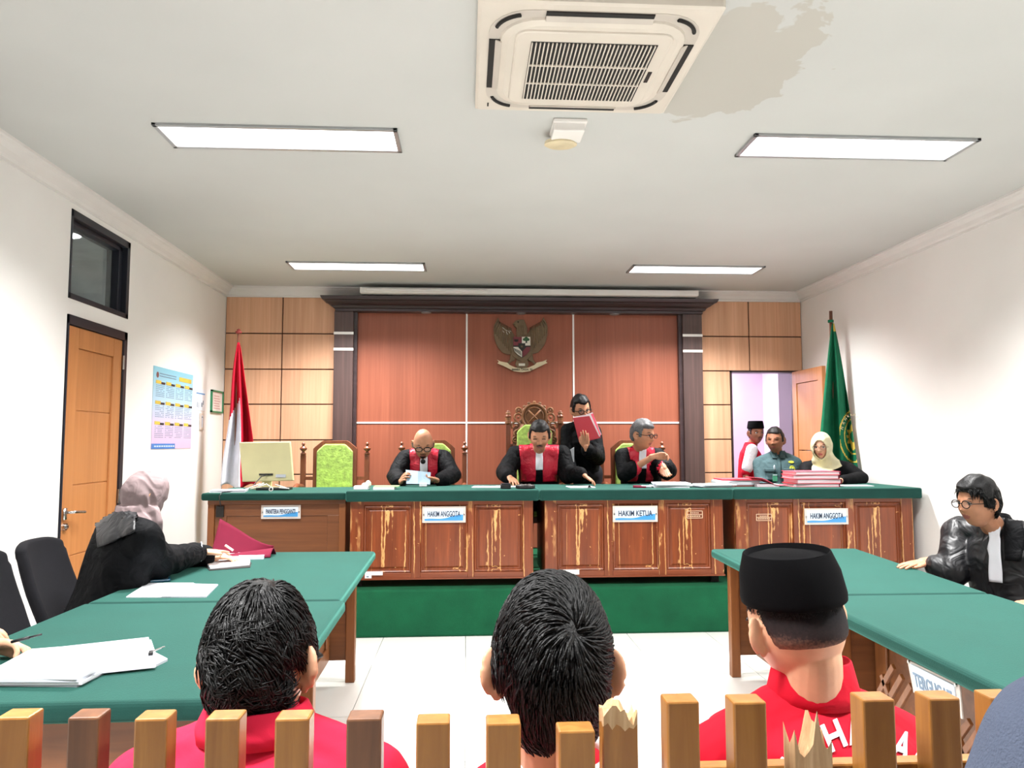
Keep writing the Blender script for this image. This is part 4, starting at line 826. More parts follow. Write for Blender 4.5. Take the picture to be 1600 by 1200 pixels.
x_ = at(1150, 755, 6.2).x; r_ = stack('pile of documents on a brown folder, right bench', x_, 6.2, BZ, .32, .24, 5, [M_brownfolder, M_paper2, M_paper, M_paper2, M_redcard], .05, .015, .012, seed=6)
# pink folder: a bent card cover with pages
x_ = at(1200, 760, 6.1).x; pk = empty('card_folder', (x_, 6.1, BZ), 'open pink card folder sagging on white pages, right bench', 'folder')
B('pages', G().box((x_-.12, 6.02, BZ), (x_+.06, 6.22, BZ+.022)), M_paperedge, pk)
sheet('cover', lambda s, t: V((x_-.14+.27*s, 6.0+.22*t+.02*s, BZ+.03+.045*(1-s)**1.4+.012*math.sin(s*7)*(1-t)-.02*s)), 14, 6, M_pink, pk, .004)
x_ = at(1266, 750, 6.1).x; dz_ = BZ
for k in range(4):
    r_ = empty('dossier', (x_, 6.1, dz_), ('topmost', 'second from top', 'third from top', 'lowest')[3-k]+' thick red covered dossier of the stack before the hijab woman', 'dossier', 'dossiers on the right bench')
    R_ = Matrix.Rotation((-.05, .06, -.02, .05)[k], 3, 'Z'); ox = (.0, .012, -.004, .004)[k]; th = (.022, .030, .026, .022)[k]
    B('lower_cover', G().obox((x_+ox, 6.1, dz_+.0015), (.375, .25, .003), R_), M_redcard, r_)
    B('pages', G().obox((x_+ox, 6.1, dz_+.003+th/2), (.36, .238, th), R_), M_paperedge, r_)
    B('upper_cover', G().obox((x_+ox, 6.1, dz_+th+.0045), (.375, .25, .003), R_), M_pink if k == 3 else M_redcard, r_); B('spine', G().obox(V((x_+ox, 6.1, dz_+th/2+.003))+R_@V((.186, 0, 0)), (.004, .25, th+.004), R_), M_maroon, r_)
    dz_ += th+.006
flatsheet('white sheet at the right end of the right bench', at(1330, 761, 6.12).x, 6.12, BZ, .30, .16, -.06, th=.005)
# ------------------------------------------------------------------ things on the left tables
TZ = .76
def polysheet(name, pts, z0, z1, mt, parent=None, **k): return B(name, G().prism([(p[0], p[1]) for p in pts], lambda a, b, d: V((a, b, d)), z0, z1), mt, parent, **k)
def zpts(l, Z=TZ): return [tuple(atz(u, v, Z)[:2]) for u, v in l]
nb = empty('notebook', tuple(atz(350, 878, TZ)), 'open white notebook under the hand of the woman in the mauve hijab', 'notebook')
polysheet('page_block', zpts([(313, 872), (325, 866), (372, 864), (391, 879), (390, 884), (328, 890)]), TZ, TZ+.014, M_paper, nb, bevel=.003); polysheet('cover', zpts([(311, 874), (325, 865), (374, 863), (393, 880), (391, 887), (327, 892)]), TZ, TZ+.003, M_dark, nb)
a = atz(378, 866, TZ); mf = empty('maroon_folder', tuple(a), 'maroon fabric document folder standing half open behind the notebook', 'folder')
def mfc(s, t):
    u = 330+95*s; v = 866-4*s; p = atz(u, v+6, TZ+.0); h = (.16*(1-s)**1.3+.045)*t
    return V((p.x-.02*(1-t), p.y+.05+.09*t*(1-s)+.02*math.sin(s*6), TZ+.006+h))
sheet('cover', mfc, 20, 8, M_maroon, mf, .006)
def mf2(s, t): p = atz(350+72*s, 874-2*s, TZ); return V((p.x, p.y+.14*t, TZ+.004+.03*math.sin(math.pi*t)*(.4+s)))
sheet('flap', mf2, 14, 8, M_maroon, mf, .006); polysheet('pages', zpts([(372, 868), (416, 866), (412, 874), (374, 875)]), TZ+.0, TZ+.018, M_paper2, mf)
px_ = zpts([(203, 912), (256, 903), (263, 906), (262, 911), (214, 915)]); 
pc = atz(236, 909, TZ); R_ = Matrix.Rotation(.35, 3, 'Z'); ph_ = empty('mobile_phone', tuple(pc), 'dark blue phone case lying near the edge of the far left table', 'phone')
B('case', G().obox((pc.x, pc.y, TZ+.007), (.17, .085, .012), R_), plain('case_blue', (20, 78, 104), .3), ph_, bevel=.004); B('camera_bump', G().obox(V((pc.x, pc.y, TZ+.014))+R_@V((.06, 0, 0)), (.03, .05, .004), R_), M_black, ph_, bevel=.001); B('ring_strap', G().torus(V((pc.x, pc.y, TZ+.006))+R_@V((-.1, -.015, 0)), .012, .004, V((1, 0, 0)), V((0, 1, 0)), 14, 6), M_strip, ph_)
ps = empty('paper_sheet', tuple(atz(268, 924, TZ)), 'white sheets lying in the middle of the far left table', 'paper')
polysheet('sheet', zpts([(197, 934), (230, 912), (302, 912), (308, 915), (270, 934)]), TZ, TZ+.004, M_paper, ps); polysheet('sheet', zpts([(252, 934), (306, 914), (341, 915), (322, 934)]), TZ, TZ+.006, M_paper2, ps)
dp = empty('paper_stack', tuple(atz(120, 1040, TZ)), 'big stack of white documents with a clip on the near left table', 'papers')
lay = [[(-30, 1072), (40, 1020), (222, 1012), (262, 1033), (240, 1044), (165, 1052), (120, 1074)], [(-30, 1070), (45, 1018), (236, 1003), (245, 1030), (243, 1043), (160, 1052), (128, 1070)], [(-30, 1066), (42, 1020), (232, 999), (240, 1028), (160, 1046), (122, 1066)], [(-30, 1060), (44, 1020), (150, 1010), (150, 1050), (118, 1062)]]
z_ = TZ
for k, l in enumerate(lay):
    polysheet('bundle', zpts(l, z_), z_, z_+.0075, M_paper if k % 2 else M_paper2, dp); z_ += .008
c_ = atz(238, 1018, z_); cl_ = empty('binder_clip', tuple(c_), 'silver wire binder clip on the white document stack', 'clip')
B('clip_body', G().obox((c_.x-.004, c_.y, z_-.006), (.012, .03, .012), Matrix.Rotation(.3, 3, 'Z')), M_black, cl_); B('wire_handle', G().tube([c_+V((0, -.01, 0)), c_+V((.03, -.006, .012)), c_+V((.036, .0, .014)), c_+V((.03, .008, .012)), c_+V((0, .012, 0))], .0016, 6), M_steel, cl_)
# ------------------------------------------------------------------ people
def g_(x, s): return math.exp(-(x/s)**2)
def head_fn(n, fem=0, chin=1.0, wide=1.0):
    x, y, z = n
    a = .0745*wide; px = a*x; py = (.094 if y < 0 else .098)*y; pz = (.118 if z > 0 else .118)*z
    if z < -.1:
        t = (-z-.1)/.9; px *= 1-.30*t**1.5
        if y > 0: py *= 1-.45*t**1.2
        else: py *= 1+.05*t
    if z > 0: q_ = max(.06, math.sqrt(max(0, 1-z*z)))**-.13; px *= q_; py *= q_
    if y < 0:
        f = min(1, -y*1.6)
        f = f*f*(3-2*f); X, Z = abs(px), pz
        d = .011*g_(X, .009)*g_(Z+.004, .02)+.017*g_(X, .0115)*g_(Z+.027, .010)+.007*g_(X-.0125, .006)*g_(Z+.031, .007)
        d -= .010*g_(X-.031, .014)*g_(Z-.004, .010)
        d += .005*g_(X-.028, .020)*g_(Z-.023, .008)+.004*g_(X-.043, .018)*g_(Z+.026, .018)
        d += .0065*g_(X, .021)*g_(Z+.0555, .0048)+.0065*g_(X, .018)*g_(Z+.0665, .005)-.003*g_(X, .022)*g_(Z+.061, .0025)
        d += .007*chin*g_(X, .019)*g_(Z+.099, .013)-.003*g_(X, .02)*g_(Z+.08, .008)
        py -= d*f
    return V((px, py, pz))
def sphere_dirs(nu, nv):
    vs, fs = [], []
    for k in range(nv+1):
        a = -math.pi/2+math.pi*k/nv; ca = math.cos(a)
        if k in (0, nv): ca = .012
        for j in range(nu): t = 2*math.pi*j/nu; vs.append(V((ca*math.cos(t), ca*math.sin(t), math.sin(a))))
    for k in range(nv):
        for j in range(nu): a = k*nu+j; b = k*nu+(j+1) % nu; fs.append((a, b, b+nu, a+nu))
    fs.append(tuple(range(nu))[::-1]); fs.append(tuple(nv*nu+j for j in range(nu)))
    return vs, fs
DIRS, DF = sphere_dirs(72, 54)
def remesh(g, vox, smooth=3, factor=.5):
    me = bpy.data.meshes.new('tmp'); me.from_pydata([tuple(p) for p in g.v], [], [tuple(f) for f in g.f])
    bm = bmesh.new(); bm.from_mesh(me); bmesh.ops.recalc_face_normals(bm, faces=bm.faces); bm.to_mesh(me); bm.free()
    o = bpy.data.objects.new('tmp', me); COL.objects.link(o)
    r = o.modifiers.new('r', 'REMESH'); r.mode = 'VOXEL'; r.voxel_size = vox
    if smooth: s = o.modifiers.new('s', 'SMOOTH'); s.factor = factor; s.iterations = smooth
    dg = bpy.context.evaluated_depsgraph_get(); m2 = bpy.data.meshes.new_from_object(o.evaluated_get(dg))
    n = len(m2.vertices); co = np.empty(n*3); m2.vertices.foreach_get('co', co); no = np.empty(n*3); m2.vertices.foreach_get('normal', no)
    fs = np.empty(len(m2.loops), dtype=np.int32); m2.loops.foreach_get('vertex_index', fs)
    ln = np.empty(len(m2.polygons), dtype=np.int32); m2.polygons.foreach_get('loop_total', ln)
    out = []; k = 0
    if (ln == 4).all(): out = fs.reshape(-1, 4).tolist()
    else:
        for c in ln: out.append(fs[k:k+c].tolist()); k += c
    bpy.data.objects.remove(o); bpy.data.meshes.remove(me); bpy.data.meshes.remove(m2)
    return co.reshape(-1, 3), no.reshape(-1, 3), out
def wrinkle(co, no, amp=.006, freq=9, seed=0, stretch=(1, 1, .45)):
    r = np.empty(len(co)); o = V((seed*3.1, seed*1.7, seed))
    for i, p in enumerate(co):
        q = V((p[0]*stretch[0], p[1]*stretch[1], p[2]*stretch[2]))*freq+o
        w = noise.noise(q+V((noise.noise(q*.5)*1.5,)*3)); r[i] = (1-abs(w)*2.6)*.7+noise.noise(q*2.3)*.4
    return co+no*(r[:, None]*amp)
def skinmat(name, c):
    m, nt, b = P0(name, .5, 0, .35); vec = coords(nt)
    f = noise_n(nt, vec, 18, 3)
    nt.links.new(ramp(nt, f, [(.3, tuple(x*.94 for x in c)), (.7, tuple(min(255, x*1.05) for x in c))]), b.inputs['Base Color'])
    b.inputs['Subsurface Weight'].default_value = .12; b.inputs['Subsurface Radius'].default_value = (.02, .008, .004); b.inputs['Subsurface Scale'].default_value = .5
    bump(nt, b, noise_n(nt, vec, 260, 2), .06, .002); return m
SK1 = skinmat('skin_tan', (186, 132, 102)); SK2 = skinmat('skin_light', (214, 166, 136)); SK3 = skinmat('skin_brown', (150, 100, 76)); SK4 = skinmat('skin_pale', (214, 164, 132))
M_lip = plain('lips', (148, 84, 76), .45); M_lipf = plain('lips_rose', (190, 96, 96), .4)
M_eye = plain('eye_white', (214, 206, 200), .25, var=.01); M_iris = plain('iris', (26, 18, 14), .2)
def hairmat(name, c, sp=.4, rough=.45, stretch=(3, 3, 3)):
    m, nt, b = P0(name, rough, 0, sp); vec = coords(nt, stretch); f = noise_n(nt, vec, 60, 3)
    nt.links.new(ramp(nt, f, [(.3, tuple(x*.7 for x in c)), (.7, tuple(min(255, x*1.35) for x in c))]), b.inputs['Base Color']); bump(nt, b, f, .5, .004); return m
M_hair = hairmat('black_hair', (5, 5, 6), .3, .48); M_hairgrey = hairmat('grey_hair', (78, 78, 80), .4, .5); M_stub = hairmat('stubble', (56, 44, 40), .3, .7); M_hairsoft = hairmat('black_hair_soft', (20, 18, 18), .3, .55)
M_robe = fabric('black_robe', (7, 8, 11), .75, .1, fold=.45, weave=600, spec=.14, fscale=14); M_satin = fabric('black_satin', (9, 10, 15), .47, .1, fold=.6, weave=900, spec=.5, fscale=10, wv=.03)
M_redsatin = fabric('red_satin', (196, 24, 52), .42, .06, fold=.5, weave=700, spec=.5, fscale=16, wv=.05); M_bib = fabric('white_bib', (226, 228, 236), .7, .02, weave=500)
M_vest = fabric('red_vest_cloth', (186, 12, 38), .8, .05, fold=.25, weave=700, wv=.1, spec=.2); M_vest2 = fabric('red_vest_bright', (200, 30, 62), .8, .04, fold=.2, weave=700, wv=.1, spec=.2); M_shirt = fabric('white_shirt', (226, 226, 232), .8, .02, fold=.3, fscale=12)
M_peci = fabric('black_velvet', (7, 7, 9), .95, .05, weave=500, spec=.1); M_trouser = fabric('dark_trousers', (28, 28, 34), .85)
M_officer = fabric('grey_green_shirt', (66, 88, 92), .8, .05, fold=.35, fscale=14); M_blazer = fabric('black_blazer', (7, 8, 12), .8, .06, fold=.2, fscale=10)
M_hijabc = fabric('cream_hijab', (214, 208, 172), .75, .07, fold=.35, fscale=9); M_hijabm = fabric('mauve_hijab', (138, 121, 122), .7, .08, fold=.4, fscale=10); M_gknit = fabric('blue_grey_knit', (80, 88, 106), .95, .05, weave=420, wv=.7)
M_glassframe = plain('spectacle_frame', (16, 14, 14), .6, spec=.2)
m, nt, b = P0('spectacle_lens', .02); b.inputs['Base Color'].default_value = (1, 1, 1, 1); b.inputs['Alpha'].default_value = .03; b.inputs['Specular IOR Level'].default_value = .3; M_lens = m
def RZ(d): return Matrix.Rotation(math.radians(d), 3, 'Z')
def head_rot(yaw, pitch=0, roll=0): return RZ(yaw) @ Matrix.Rotation(math.radians(pitch), 3, 'X') @ Matrix.Rotation(math.radians(roll), 3, 'Y')
def hand(g, W, d, pn, side=1, curl=.4, spread=.12, size=1., thumb=.5, curls=None):
    """W wrist, d pointing direction, pn palm normal, side: +1 thumb on (pn x d) side"""
    d = V(d).normalized(); pn = (V(pn)-d*V(pn).dot(d)).normalized(); s = pn.cross(d)*side; W = V(W); k = size
    base = [(-.030, .082, .066), (-.011, .088, .074), (.010, .086, .069), (.029, .078, .054)]
    g.caps(W-d*.02*k, .024*k, W+d*.02*k, .024*k)
    for i, (lx, ly, fl) in enumerate(base):
        K = W+(d*ly-s*lx)*k
        g.caps(W+(d*.012-s*lx*.55)*k, .0135*k, K, .0105*k, 8)
        g.caps(W+(d*.03-s*lx*.7)*k, .014*k, W+(d*.065-s*lx*.95)*k, .012*k, 8)
        c = (curls[i] if curls else curl); a = c*.6; fd = (d-s*lx/.03*spread).normalized(); p = K; r = .0093*k
        for q, fr in enumerate((.45, .31, .24)):
            dd = fd*math.cos(a)+pn*math.sin(a); p2 = p+dd*fl*fr*k*1.05; g.caps(p, r, p2, r*.9, 8); p = p2; r *= .9; a += c*1.05
    tb = W+(d*.02+s*.022+pn*.004)*k; t1 = tb+(d*.032+s*.022+pn*.008*thumb)*k; t2 = t1+(d*.030+s*(.014-.016*thumb)+pn*.012*thumb)*k; t3 = t2+(d*.024-s*.010*thumb+pn*.008*thumb)*k
    g.caps(tb, .015*k, t1, .0125*k, 8); g.caps(t1, .0115*k, t2, .010*k, 8); g.caps(t2, .010*k, t3, .008*k, 8)
EAR_OUT = [.45]; WIDE = [1.0]
def ear(g, sx, M, hc, s=1.):
    ang = EAR_OUT[0]; Me = M@Matrix.Rotation(-sx*ang, 3, 'Z'); c = hc+M@(V((sx*(.0735*WIDE[0]+.017*math.sin(ang)-.001), .004+.017*math.cos(ang)-.006, -.006))*s)
    g.ell(c+Me@(V((0, 0, .003))*s), (.0050*s, .0185*s, .028*s), Me, 14, 10); g.ell(c+Me@(V((-sx*.001, -.006, -.024))*s), (.0055*s, .010*s, .012*s), Me, 10, 8)
    pts = [c+Me@(V((sx*.003, .0175*math.sin(a)*(1 if a < 2.2 else .9), .003+.029*math.cos(a)))*s) for a in np.linspace(-1.2, 2.9, 15)]
    g.tube(pts, .0040*s, 8)
    g.tube([c+Me@(V((sx*.004, .009*math.sin(a)-.002, .015*math.cos(a)))*s) for a in np.linspace(-.3, 2.6, 9)], .0028*s, 6)
class Person: pass
def torso_rings(P, K, R, prof, n=28):
    up = (K-P).normalized(); x = R@V((1, 0, 0)); x = (x-up*x.dot(up)).normalized(); y = up.cross(x); rings = []
    for t, rx, ry, oy in prof:
        c = P+(K-P)*t+y*oy; ring = []
        for j in range(n):
            a = 2*math.pi*j/n; ca, sa = math.cos(a), math.sin(a); e = .85
            ring.append(c+x*(rx*math.copysign(abs(ca)**e, ca))+y*(ry*math.copysign(abs(sa)**e, sa)))
        rings.append(ring)
    return rings
PROF_B = [(-.12, .11, .09, 0), (0, .15, .11, 0), (.3, .13, .095, 0), (.7, .15, .10, 0), (.88, .14, .075, 0), (.96, .07, .055, 0)]
PROF_C = [(-.18, .15, .12, 0), (0, .195, .145, 0), (.3, .175, .135, -.005), (.65, .19, .135, -.01), (.82, .172, .115, 0), (.92, .12, .085, .005), (1.0, .08, .07, .005), (1.05, .066, .06, 0)]
def person(label, hc, yaw, pitch, roll, K, P, byaw, arms, skin, group=None, fem=0, hs=1.0, vox=.0045, cvox=.009, cloth=M_robe, sleeve=(.068, .058, .062), cname='robe', fold=.006, seed=1, prof=PROF_C, floor_z=0, seated=True, sh=.18, drop=.07, legs=True, sleeve_end=.96, base=None, wide=1., neck_r=.052, eyes='open', body_extra=None, lipm=None, trousers=None, shdrop=None, bprof=None):
    hc, K, P = V(hc), V(K), V(P); H = head_rot(yaw, pitch, roll); R = RZ(byaw); o = Person(); o.H, o.hc, o.R, o.P, o.K, o.hs = H, hc, R, P, K, hs
    root = empty('person', base or (P.x, P.y, floor_z), label, 'person', group); o.root = root
    g = G(); g.add([hc+H@(head_fn(n, fem, wide=wide)*hs) for n in DIRS], DF)
    WIDE[0] = wide
    for sx in (-1, 1): ear(g, sx, H, hc, hs)
    skull = hc+H@V((0, .03*hs, -.055*hs)); g.caps(K-(K-P).normalized()*.06, neck_r*1.15, skull, neck_r*.97, 20)
    g.loft(torso_rings(P, K, R, bprof or PROF_B))
    up = (K-P).normalized(); C = G(); C.loft(torso_rings(P, K, R, prof, 36))
    for a in arms:
        sg = a['s']; S = K-up*drop+R@V((sg*sh, 0, 0)) if 'S' not in a else V(a['S']); E, W = V(a['e']), V(a['w']); a['Sp'] = S
        d = V(a.get('d', (W-E))).normalized(); g.chain([S, E, W], [.042, .034, .024], 12)
        if a.get('hand', True): hand(g, W, d, a.get('pn', (0, 0, -1)), a.get('side', 1), a.get('curl', .4), a.get('spread', .12), a.get('size', .95), a.get('thumb', .5), a.get('curls'))
        we = E+(W-E)*a.get('end', sleeve_end); r0, r1, r2 = a.get('r', sleeve)
        C.caps(K-up*.045+R@V((sg*.05, 0, 0)), .068, S, r0, 14); C.caps(K-up*.15+R@V((sg*.08, 0, 0)), .09, S-up*.03, r0*.95, 14)
        C.caps(S, r0, E, r1, 14)
        if a.get('short'): pass
        else: C.caps(E, r1, E+(we-E)*.5, (r1+r2)/2, 14); ax = (we-E).normalized(); C.caps(E+(we-E)*.5, (r1+r2)/2, we-ax*r2*.55, r2, 14)
    if legs:
        L = G()
        for sg in (-1, 1):
            if seated:
                hp = P+R@V((sg*.09, 0, -.01)); kn = P+R@V((sg*.12, -.40, .0)); ft = V((kn.x, kn.y, floor_z+.09))+R@V((0, .03, 0))
            else:
                hp = P+R@V((sg*.09, 0, 0)); kn = V((hp.x, hp.y, (P.z+floor_z)/2)); ft = V((hp.x, hp.y, floor_z+.09))
            L.chain([hp, kn, ft], [.095, .068, .05], 12); B('shoe', G().ell(ft+R@V((0, -.06, -.045)), (.045, .13, .042), R), M_black, root, smooth=True)
            g.chain([hp, kn, ft+V((0, 0, -.03))], [.06, .05, .03], 10)
        L.ell(P, (.17, .14, .12), R)
        lc, ln_, lf = remesh(L, .016, 3); meshobj('trousers', lc, lf, trousers or M_trouser, root, smooth=True, recalc=False)
    co, no, fs = remesh(g, vox, 2, .45)
    # lips as a second material where the mouth is
    Hi = H.transposed(); hcn = np.array(hc); loc = (co-hcn)@np.array(H)/hs
    fa = np.array([f[0] for f in fs]); cl = loc[fa]
    lip = (np.abs(cl[:, 0]) < .022*(1-((cl[:, 2]+.061)/.014)**2).clip(0, 1)**.5) & (cl[:, 1] < -.07) & (np.abs(cl[:, 2]+.061) < .0115)
    ob = meshobj('body', co, fs, [skin, lipm or M_lip], root, smooth=True, recalc=False, mi=lip.astype(int).tolist()); o.body = ob
    co2, no2, fs2 = remesh(C, cvox, 4); co2 = wrinkle(co2, no2, fold, 9, seed)
    o.cloth = meshobj(cname, co2, fs2, cloth, root, smooth=True, recalc=False); o.bvh = BVHTree.FromPolygons([V(p) for p in co2], fs2); o.cco, o.cfs = co2, fs2
    o.bbvh = BVHTree.FromPolygons([V(p) for p in co], fs)
    if eyes:
        for sx in (-1, 1):
            c = hc+H@(V((sx*.0315, -.0785, .003))*hs); 
            if eyes == 'open':
                e = B('eye', G().ell(c, (.0135*hs, .007*hs, .0054*hs), H, 12, 8), M_eye, root, smooth=True); B('iris', G().ell(c+H@V((0, -.0045*hs, 0)), (.0058*hs, .004*hs, .0058*hs), H, 10, 6), M_iris, e, smooth=True)
            B('eyelid', G().tube([c+H@(V((q*.015, -.003-.004*(1-q*q), .004+.004*(1-q*q)-(.004 if eyes != 'open' else 0)))*hs) for q in np.linspace(-1, 1, 7)], .0022*hs, 6), M_iris, root, smooth=True)
        if fem != 2:
            for sx in (-1, 1): B('eyebrow', G().tube([hc+H@(V((sx*(.013+.036*q), -.0885+.016*q*q+.002*q, .0215+.007*math.sin(q*2.6)))*hs) for q in np.linspace(0, 1, 7)], [.002*hs, .0034*hs, .0036*hs, .0034*hs, .003*hs, .002*hs, .001*hs], 6), M_hairsoft, root, smooth=True)
    return o
def shell_hair(o, mask, thick=.012, mt=None, amp=.003, freq=38, name='hair', seed=0, wide=1., up=0):
    vs = []
    for n in DIRS:
        p = head_fn(n, wide=wide); m_ = mask(p); m_ = max(0, min(1, m_)); q = V((p.x, p.y, p.z))
        nn = noise.noise(q*freq+V((seed, 0, 0))); t = thick*m_+amp*m_*nn*1.6-.006*(1-m_)
        if up and p.z > 0: t += up*m_*p.z/.118
        vs.append(o.hc+o.H@((q+V(n)*t)*o.hs))
    return meshobj(name, vs, DF, mt or M_hair, o.root, smooth=True)
def sstep(a, b, x): t = max(0, min(1, (x-a)/(b-a))); return t*t*(3-2*t)
def std_mask(front=.066, side=.012, back=-.055, soft=.012, recede=0):
    def f(p):
        a = math.atan2(abs(p.x), -p.y)/math.pi      # 0 front .. 1 back
        if a < .30: h = front+recede*g_(abs(p.x)-.04, .02)
        elif a < .42: h = front+(side-.03-front)*((a-.30)/.12)
        elif a < .56: h = side+.0
        else: h = side+(back-side)*min(1, (a-.56)/.14)
        if .36 < a < .46: h = min(h, -.012)
        if .46 <= a < .56: h = .022
        h += noise.noise(p*60)*.004
        return sstep(h-soft*.5, h+soft*.5, p.z)
    return f
def glasses(o, r=.021, mt=None, z=.002, w=.0032):
    mt = mt or M_glassframe; H, hc, s = o.H, o.hc, o.hs; ex, ez = H@V((1, 0, 0)), H@V((0, 0, 1)); g = G(); ln = G()
    for sx in (-1, 1):
        c = hc+H@(V((sx*.032, -.104, z))*s); rings = []
        pts = [c+(ex*math.cos(t)*1.12+ez*math.sin(t)*.86)*r*s for t in np.linspace(0, 2*math.pi, 21)]
        g.tube(pts, w*s, 6); k = len(ln.v); ln.add([p+H@V((0, .0005, 0)) for p in pts[:-1]]+[p-H@V((0, .0005, 0)) for p in pts[:-1]], [tuple(range(20)), tuple(range(20, 40))[::-1]])
        g.tube([c+ex*sx*r*s*1.1+ez*.004*s, hc+H@(V((sx*.078, -.06, .006))*s), hc+H@(V((sx*.083, .005, .008))*s)], w*s, 6)
    g.tube([hc+H@(V((-.0105, -.105, z+.003))*s), hc+H@(V((0, -.110, z+.006))*s), hc+H@(V((.0105, -.105, z+.003))*s)], w*s, 6)
    a = B('spectacles', g, mt, o.root, smooth=True); B('lens', ln, M_lens, a)
def patch(o, name, mt, fl, fr, z0, z1, nz=26, nx=8, off=.005, thick=.003, front=True, bvh=None, wave=0):
    """cloth patch lying on the garment: fl/fr give left and right edge (torso local x) for t=0 (top)..1"""
    x = o.R@V((1, 0, 0)); y = o.R@V((0, 1, 0))*(1 if front else -1); bv = bvh or o.bvh; vs = []; ok = []
    for j in range(nz+1):
        t = j/nz; z = z0+(z1-z0)*t
        for i in range(nx+1):
            s = i/nx; xx = fl(t)+(fr(t)-fl(t))*s; org = V((o.K.x, o.K.y, z))+x*xx-y*.8
            h, n, idx, ds = bv.ray_cast(org, y)
            ok.append(h is not None); vs.append((h+n*off-y*(wave*math.sin(s*9+t*5))) if h else V((0, 0, 0)))
    fs = [(j*(nx+1)+i, j*(nx+1)+i+1, (j+1)*(nx+1)+i+1, (j+1)*(nx+1)+i) for j in range(nz) for i in range(nx)]
    fs = [f for f in fs if all(ok[k] for k in f) and max((vs[f[a]]-vs[f[b]]).length for a, b in ((0, 2), (1, 3))) < .12]
    if not fs: return None
    used = sorted({k for f in fs for k in f}); mp = {k: i for i, k in enumerate(used)}
    ob = meshobj(name, [vs[k] for k in used], [tuple(mp[k] for k in f) for f in fs], mt, o.root, smooth=True); sd = ob.modifiers.new('t', 'SOLIDIFY'); sd.thickness = thick; sd.offset = 0; return ob
def judge_front(o, zt, zb, vest=M_redsatin, inner=.028, outer=.135, bib=True, bibz=None):
    patch(o, 'red_panel', vest, lambda t: -outer*(1-.12*t), lambda t: -inner*(.75+.5*t), zt, zb)
    patch(o, 'red_panel', vest, lambda t: inner*(.75+.5*t), lambda t: outer*(1-.12*t), zt, zb)
    if bib:
        patch(o, 'white_bib', M_bib, lambda t: -.027-.004*t, lambda t: .027+.004*t, zt-.01, bibz or (zt-.2), off=.011, nz=16, wave=.001)
def collar_ring(o, mt, r=.062, h=.03, name='collar', tilt=0, thick=.012, zoff=0):
    up = (V(o.hc)-V(o.K)).normalized()*.4+V((0, 0, .6)); up.normalize(); x, y = basis(up); c = V(o.K)+V((0, 0, zoff))
    B(name, G().loft([[c+up*(z)+(x*math.cos(t)+y*math.sin(t))*rr for t in np.linspace(0, 2*math.pi, 25)[:-1]] for z, rr in ((-.02, r*1.2), (h, r), (h+.002, r-thick*.5), (-.02, r*.9))], cap=False), mt, o.root, smooth=True)
FZ = PZ
# --- bald judge with the grey booklet
o = person('bald judge in glasses with goatee, red and black robe, reading a paper behind the bench', at(661, 694, 6.58), 4, 24, 0, at(663, 705, 6.72), (at(664, 712, 6.9).x, 6.93, FZ+.56), 0,
    [dict(s=-1, e=at(617, 744, 6.62), w=at(625, 754, 6.42), d=(.25, -.5, .35), pn=(1, -.1, 0), side=-1, curl=.6), dict(s=1, e=at(708, 742, 6.62), w=at(686, 751, 6.42), d=(-.9, -.35, .05), pn=(0, .25, 1), side=1, curl=.55)], SK1, 'judges in red and black robes', eyes='down', floor_z=FZ, sleeve=(.076, .07, .068), seed=2, hs=1.1, sh=.165)
judge_front(o, at(0, 703, 6.6).z, at(0, 757, 6.6).z, inner=.034, outer=.125, bibz=at(0, 747, 6.6).z)
glasses(o, .022); 
shell_hair(o, lambda p: sstep(-.066, -.078, p.z)*sstep(-.055, -.075, p.y)*sstep(.036, .028, abs(p.x)), .012, M_hairsoft, name='goatee')
B('beard_tip', G().ell(o.hc+o.H@V((0, -.096, -.118)), (.022, .014, .022), o.H), M_hairsoft, o.root, smooth=True)
B('moustache', G().tube([o.hc+o.H@V((x, -.105+abs(x)*.5, -.047-abs(x)*.25)) for x in np.linspace(-.024, .024, 7)], .003, 6), M_hairsoft, o.root, smooth=True)
bk = empty('reading_sheet', at(654, 756, 6.34), 'pale blue grey folded paper held up by the bald judge', 'paper')
c4 = [at(634, 734, 6.40), at(653, 736, 6.36), at(673, 738, 6.40), at(672, 757, 6.30), at(653, 756, 6.27), at(635, 756, 6.30)]
B('sheet', G().loft([[p for p in c4], [p+V((0, .004, 0)) for p in c4]]), plain('blue_grey_paper', (126, 148, 164), .6), bk)
B('lower_sheet', G().box(at(655, 760, 6.26), at(667, 755, 6.29)), M_paper, bk)
# --- presiding judge
o = person('moustached judge in red and black robe seated before the carved crest chair', at(843, 681, 6.52), -6, 22, 0, at(842, 699, 6.70), (at(842, 706, 6.9).x, 6.93, FZ+.56), -3,
    [dict(s=-1, e=at(789, 738, 6.66), w=at(796, 745, 6.42), d=(.22, -.65, -.25), pn=(0, -.25, -1), side=-1, curl=.3, spread=.25), dict(s=1, e=at(886, 742, 6.64), w=at(911, 742, 6.42), d=(.7, -.5, -.42), pn=(-.3, -.2, -1), side=1, curl=.38, spread=.2)], SK1, 'judges in red and black robes', floor_z=FZ, eyes='down', sleeve=(.084, .078, .068), seed=3, sh=.2, hs=1.1)
judge_front(o, at(0, 693, 6.55).z, at(0, 758, 6.55).z, inner=.026, outer=.175, bibz=at(0, 738, 6.55).z)
shell_hair(o, std_mask(.060, .01, -.05), .012, M_hairsoft, seed=3)
B('moustache', G().tube([o.hc+o.H@V((x, -.111+abs(x)*.6, -.046-abs(x)*.35)) for x in np.linspace(-.028, .028, 7)], [.002, .004, .005, .005, .005, .004, .002], 6), M_hairsoft, o.root, smooth=True)
shell_hair(o, lambda p: sstep(-.082, -.092, p.z)*sstep(-.055, -.075, p.y)*sstep(.034, .026, abs(p.x)), .007, M_stub, name='goatee')
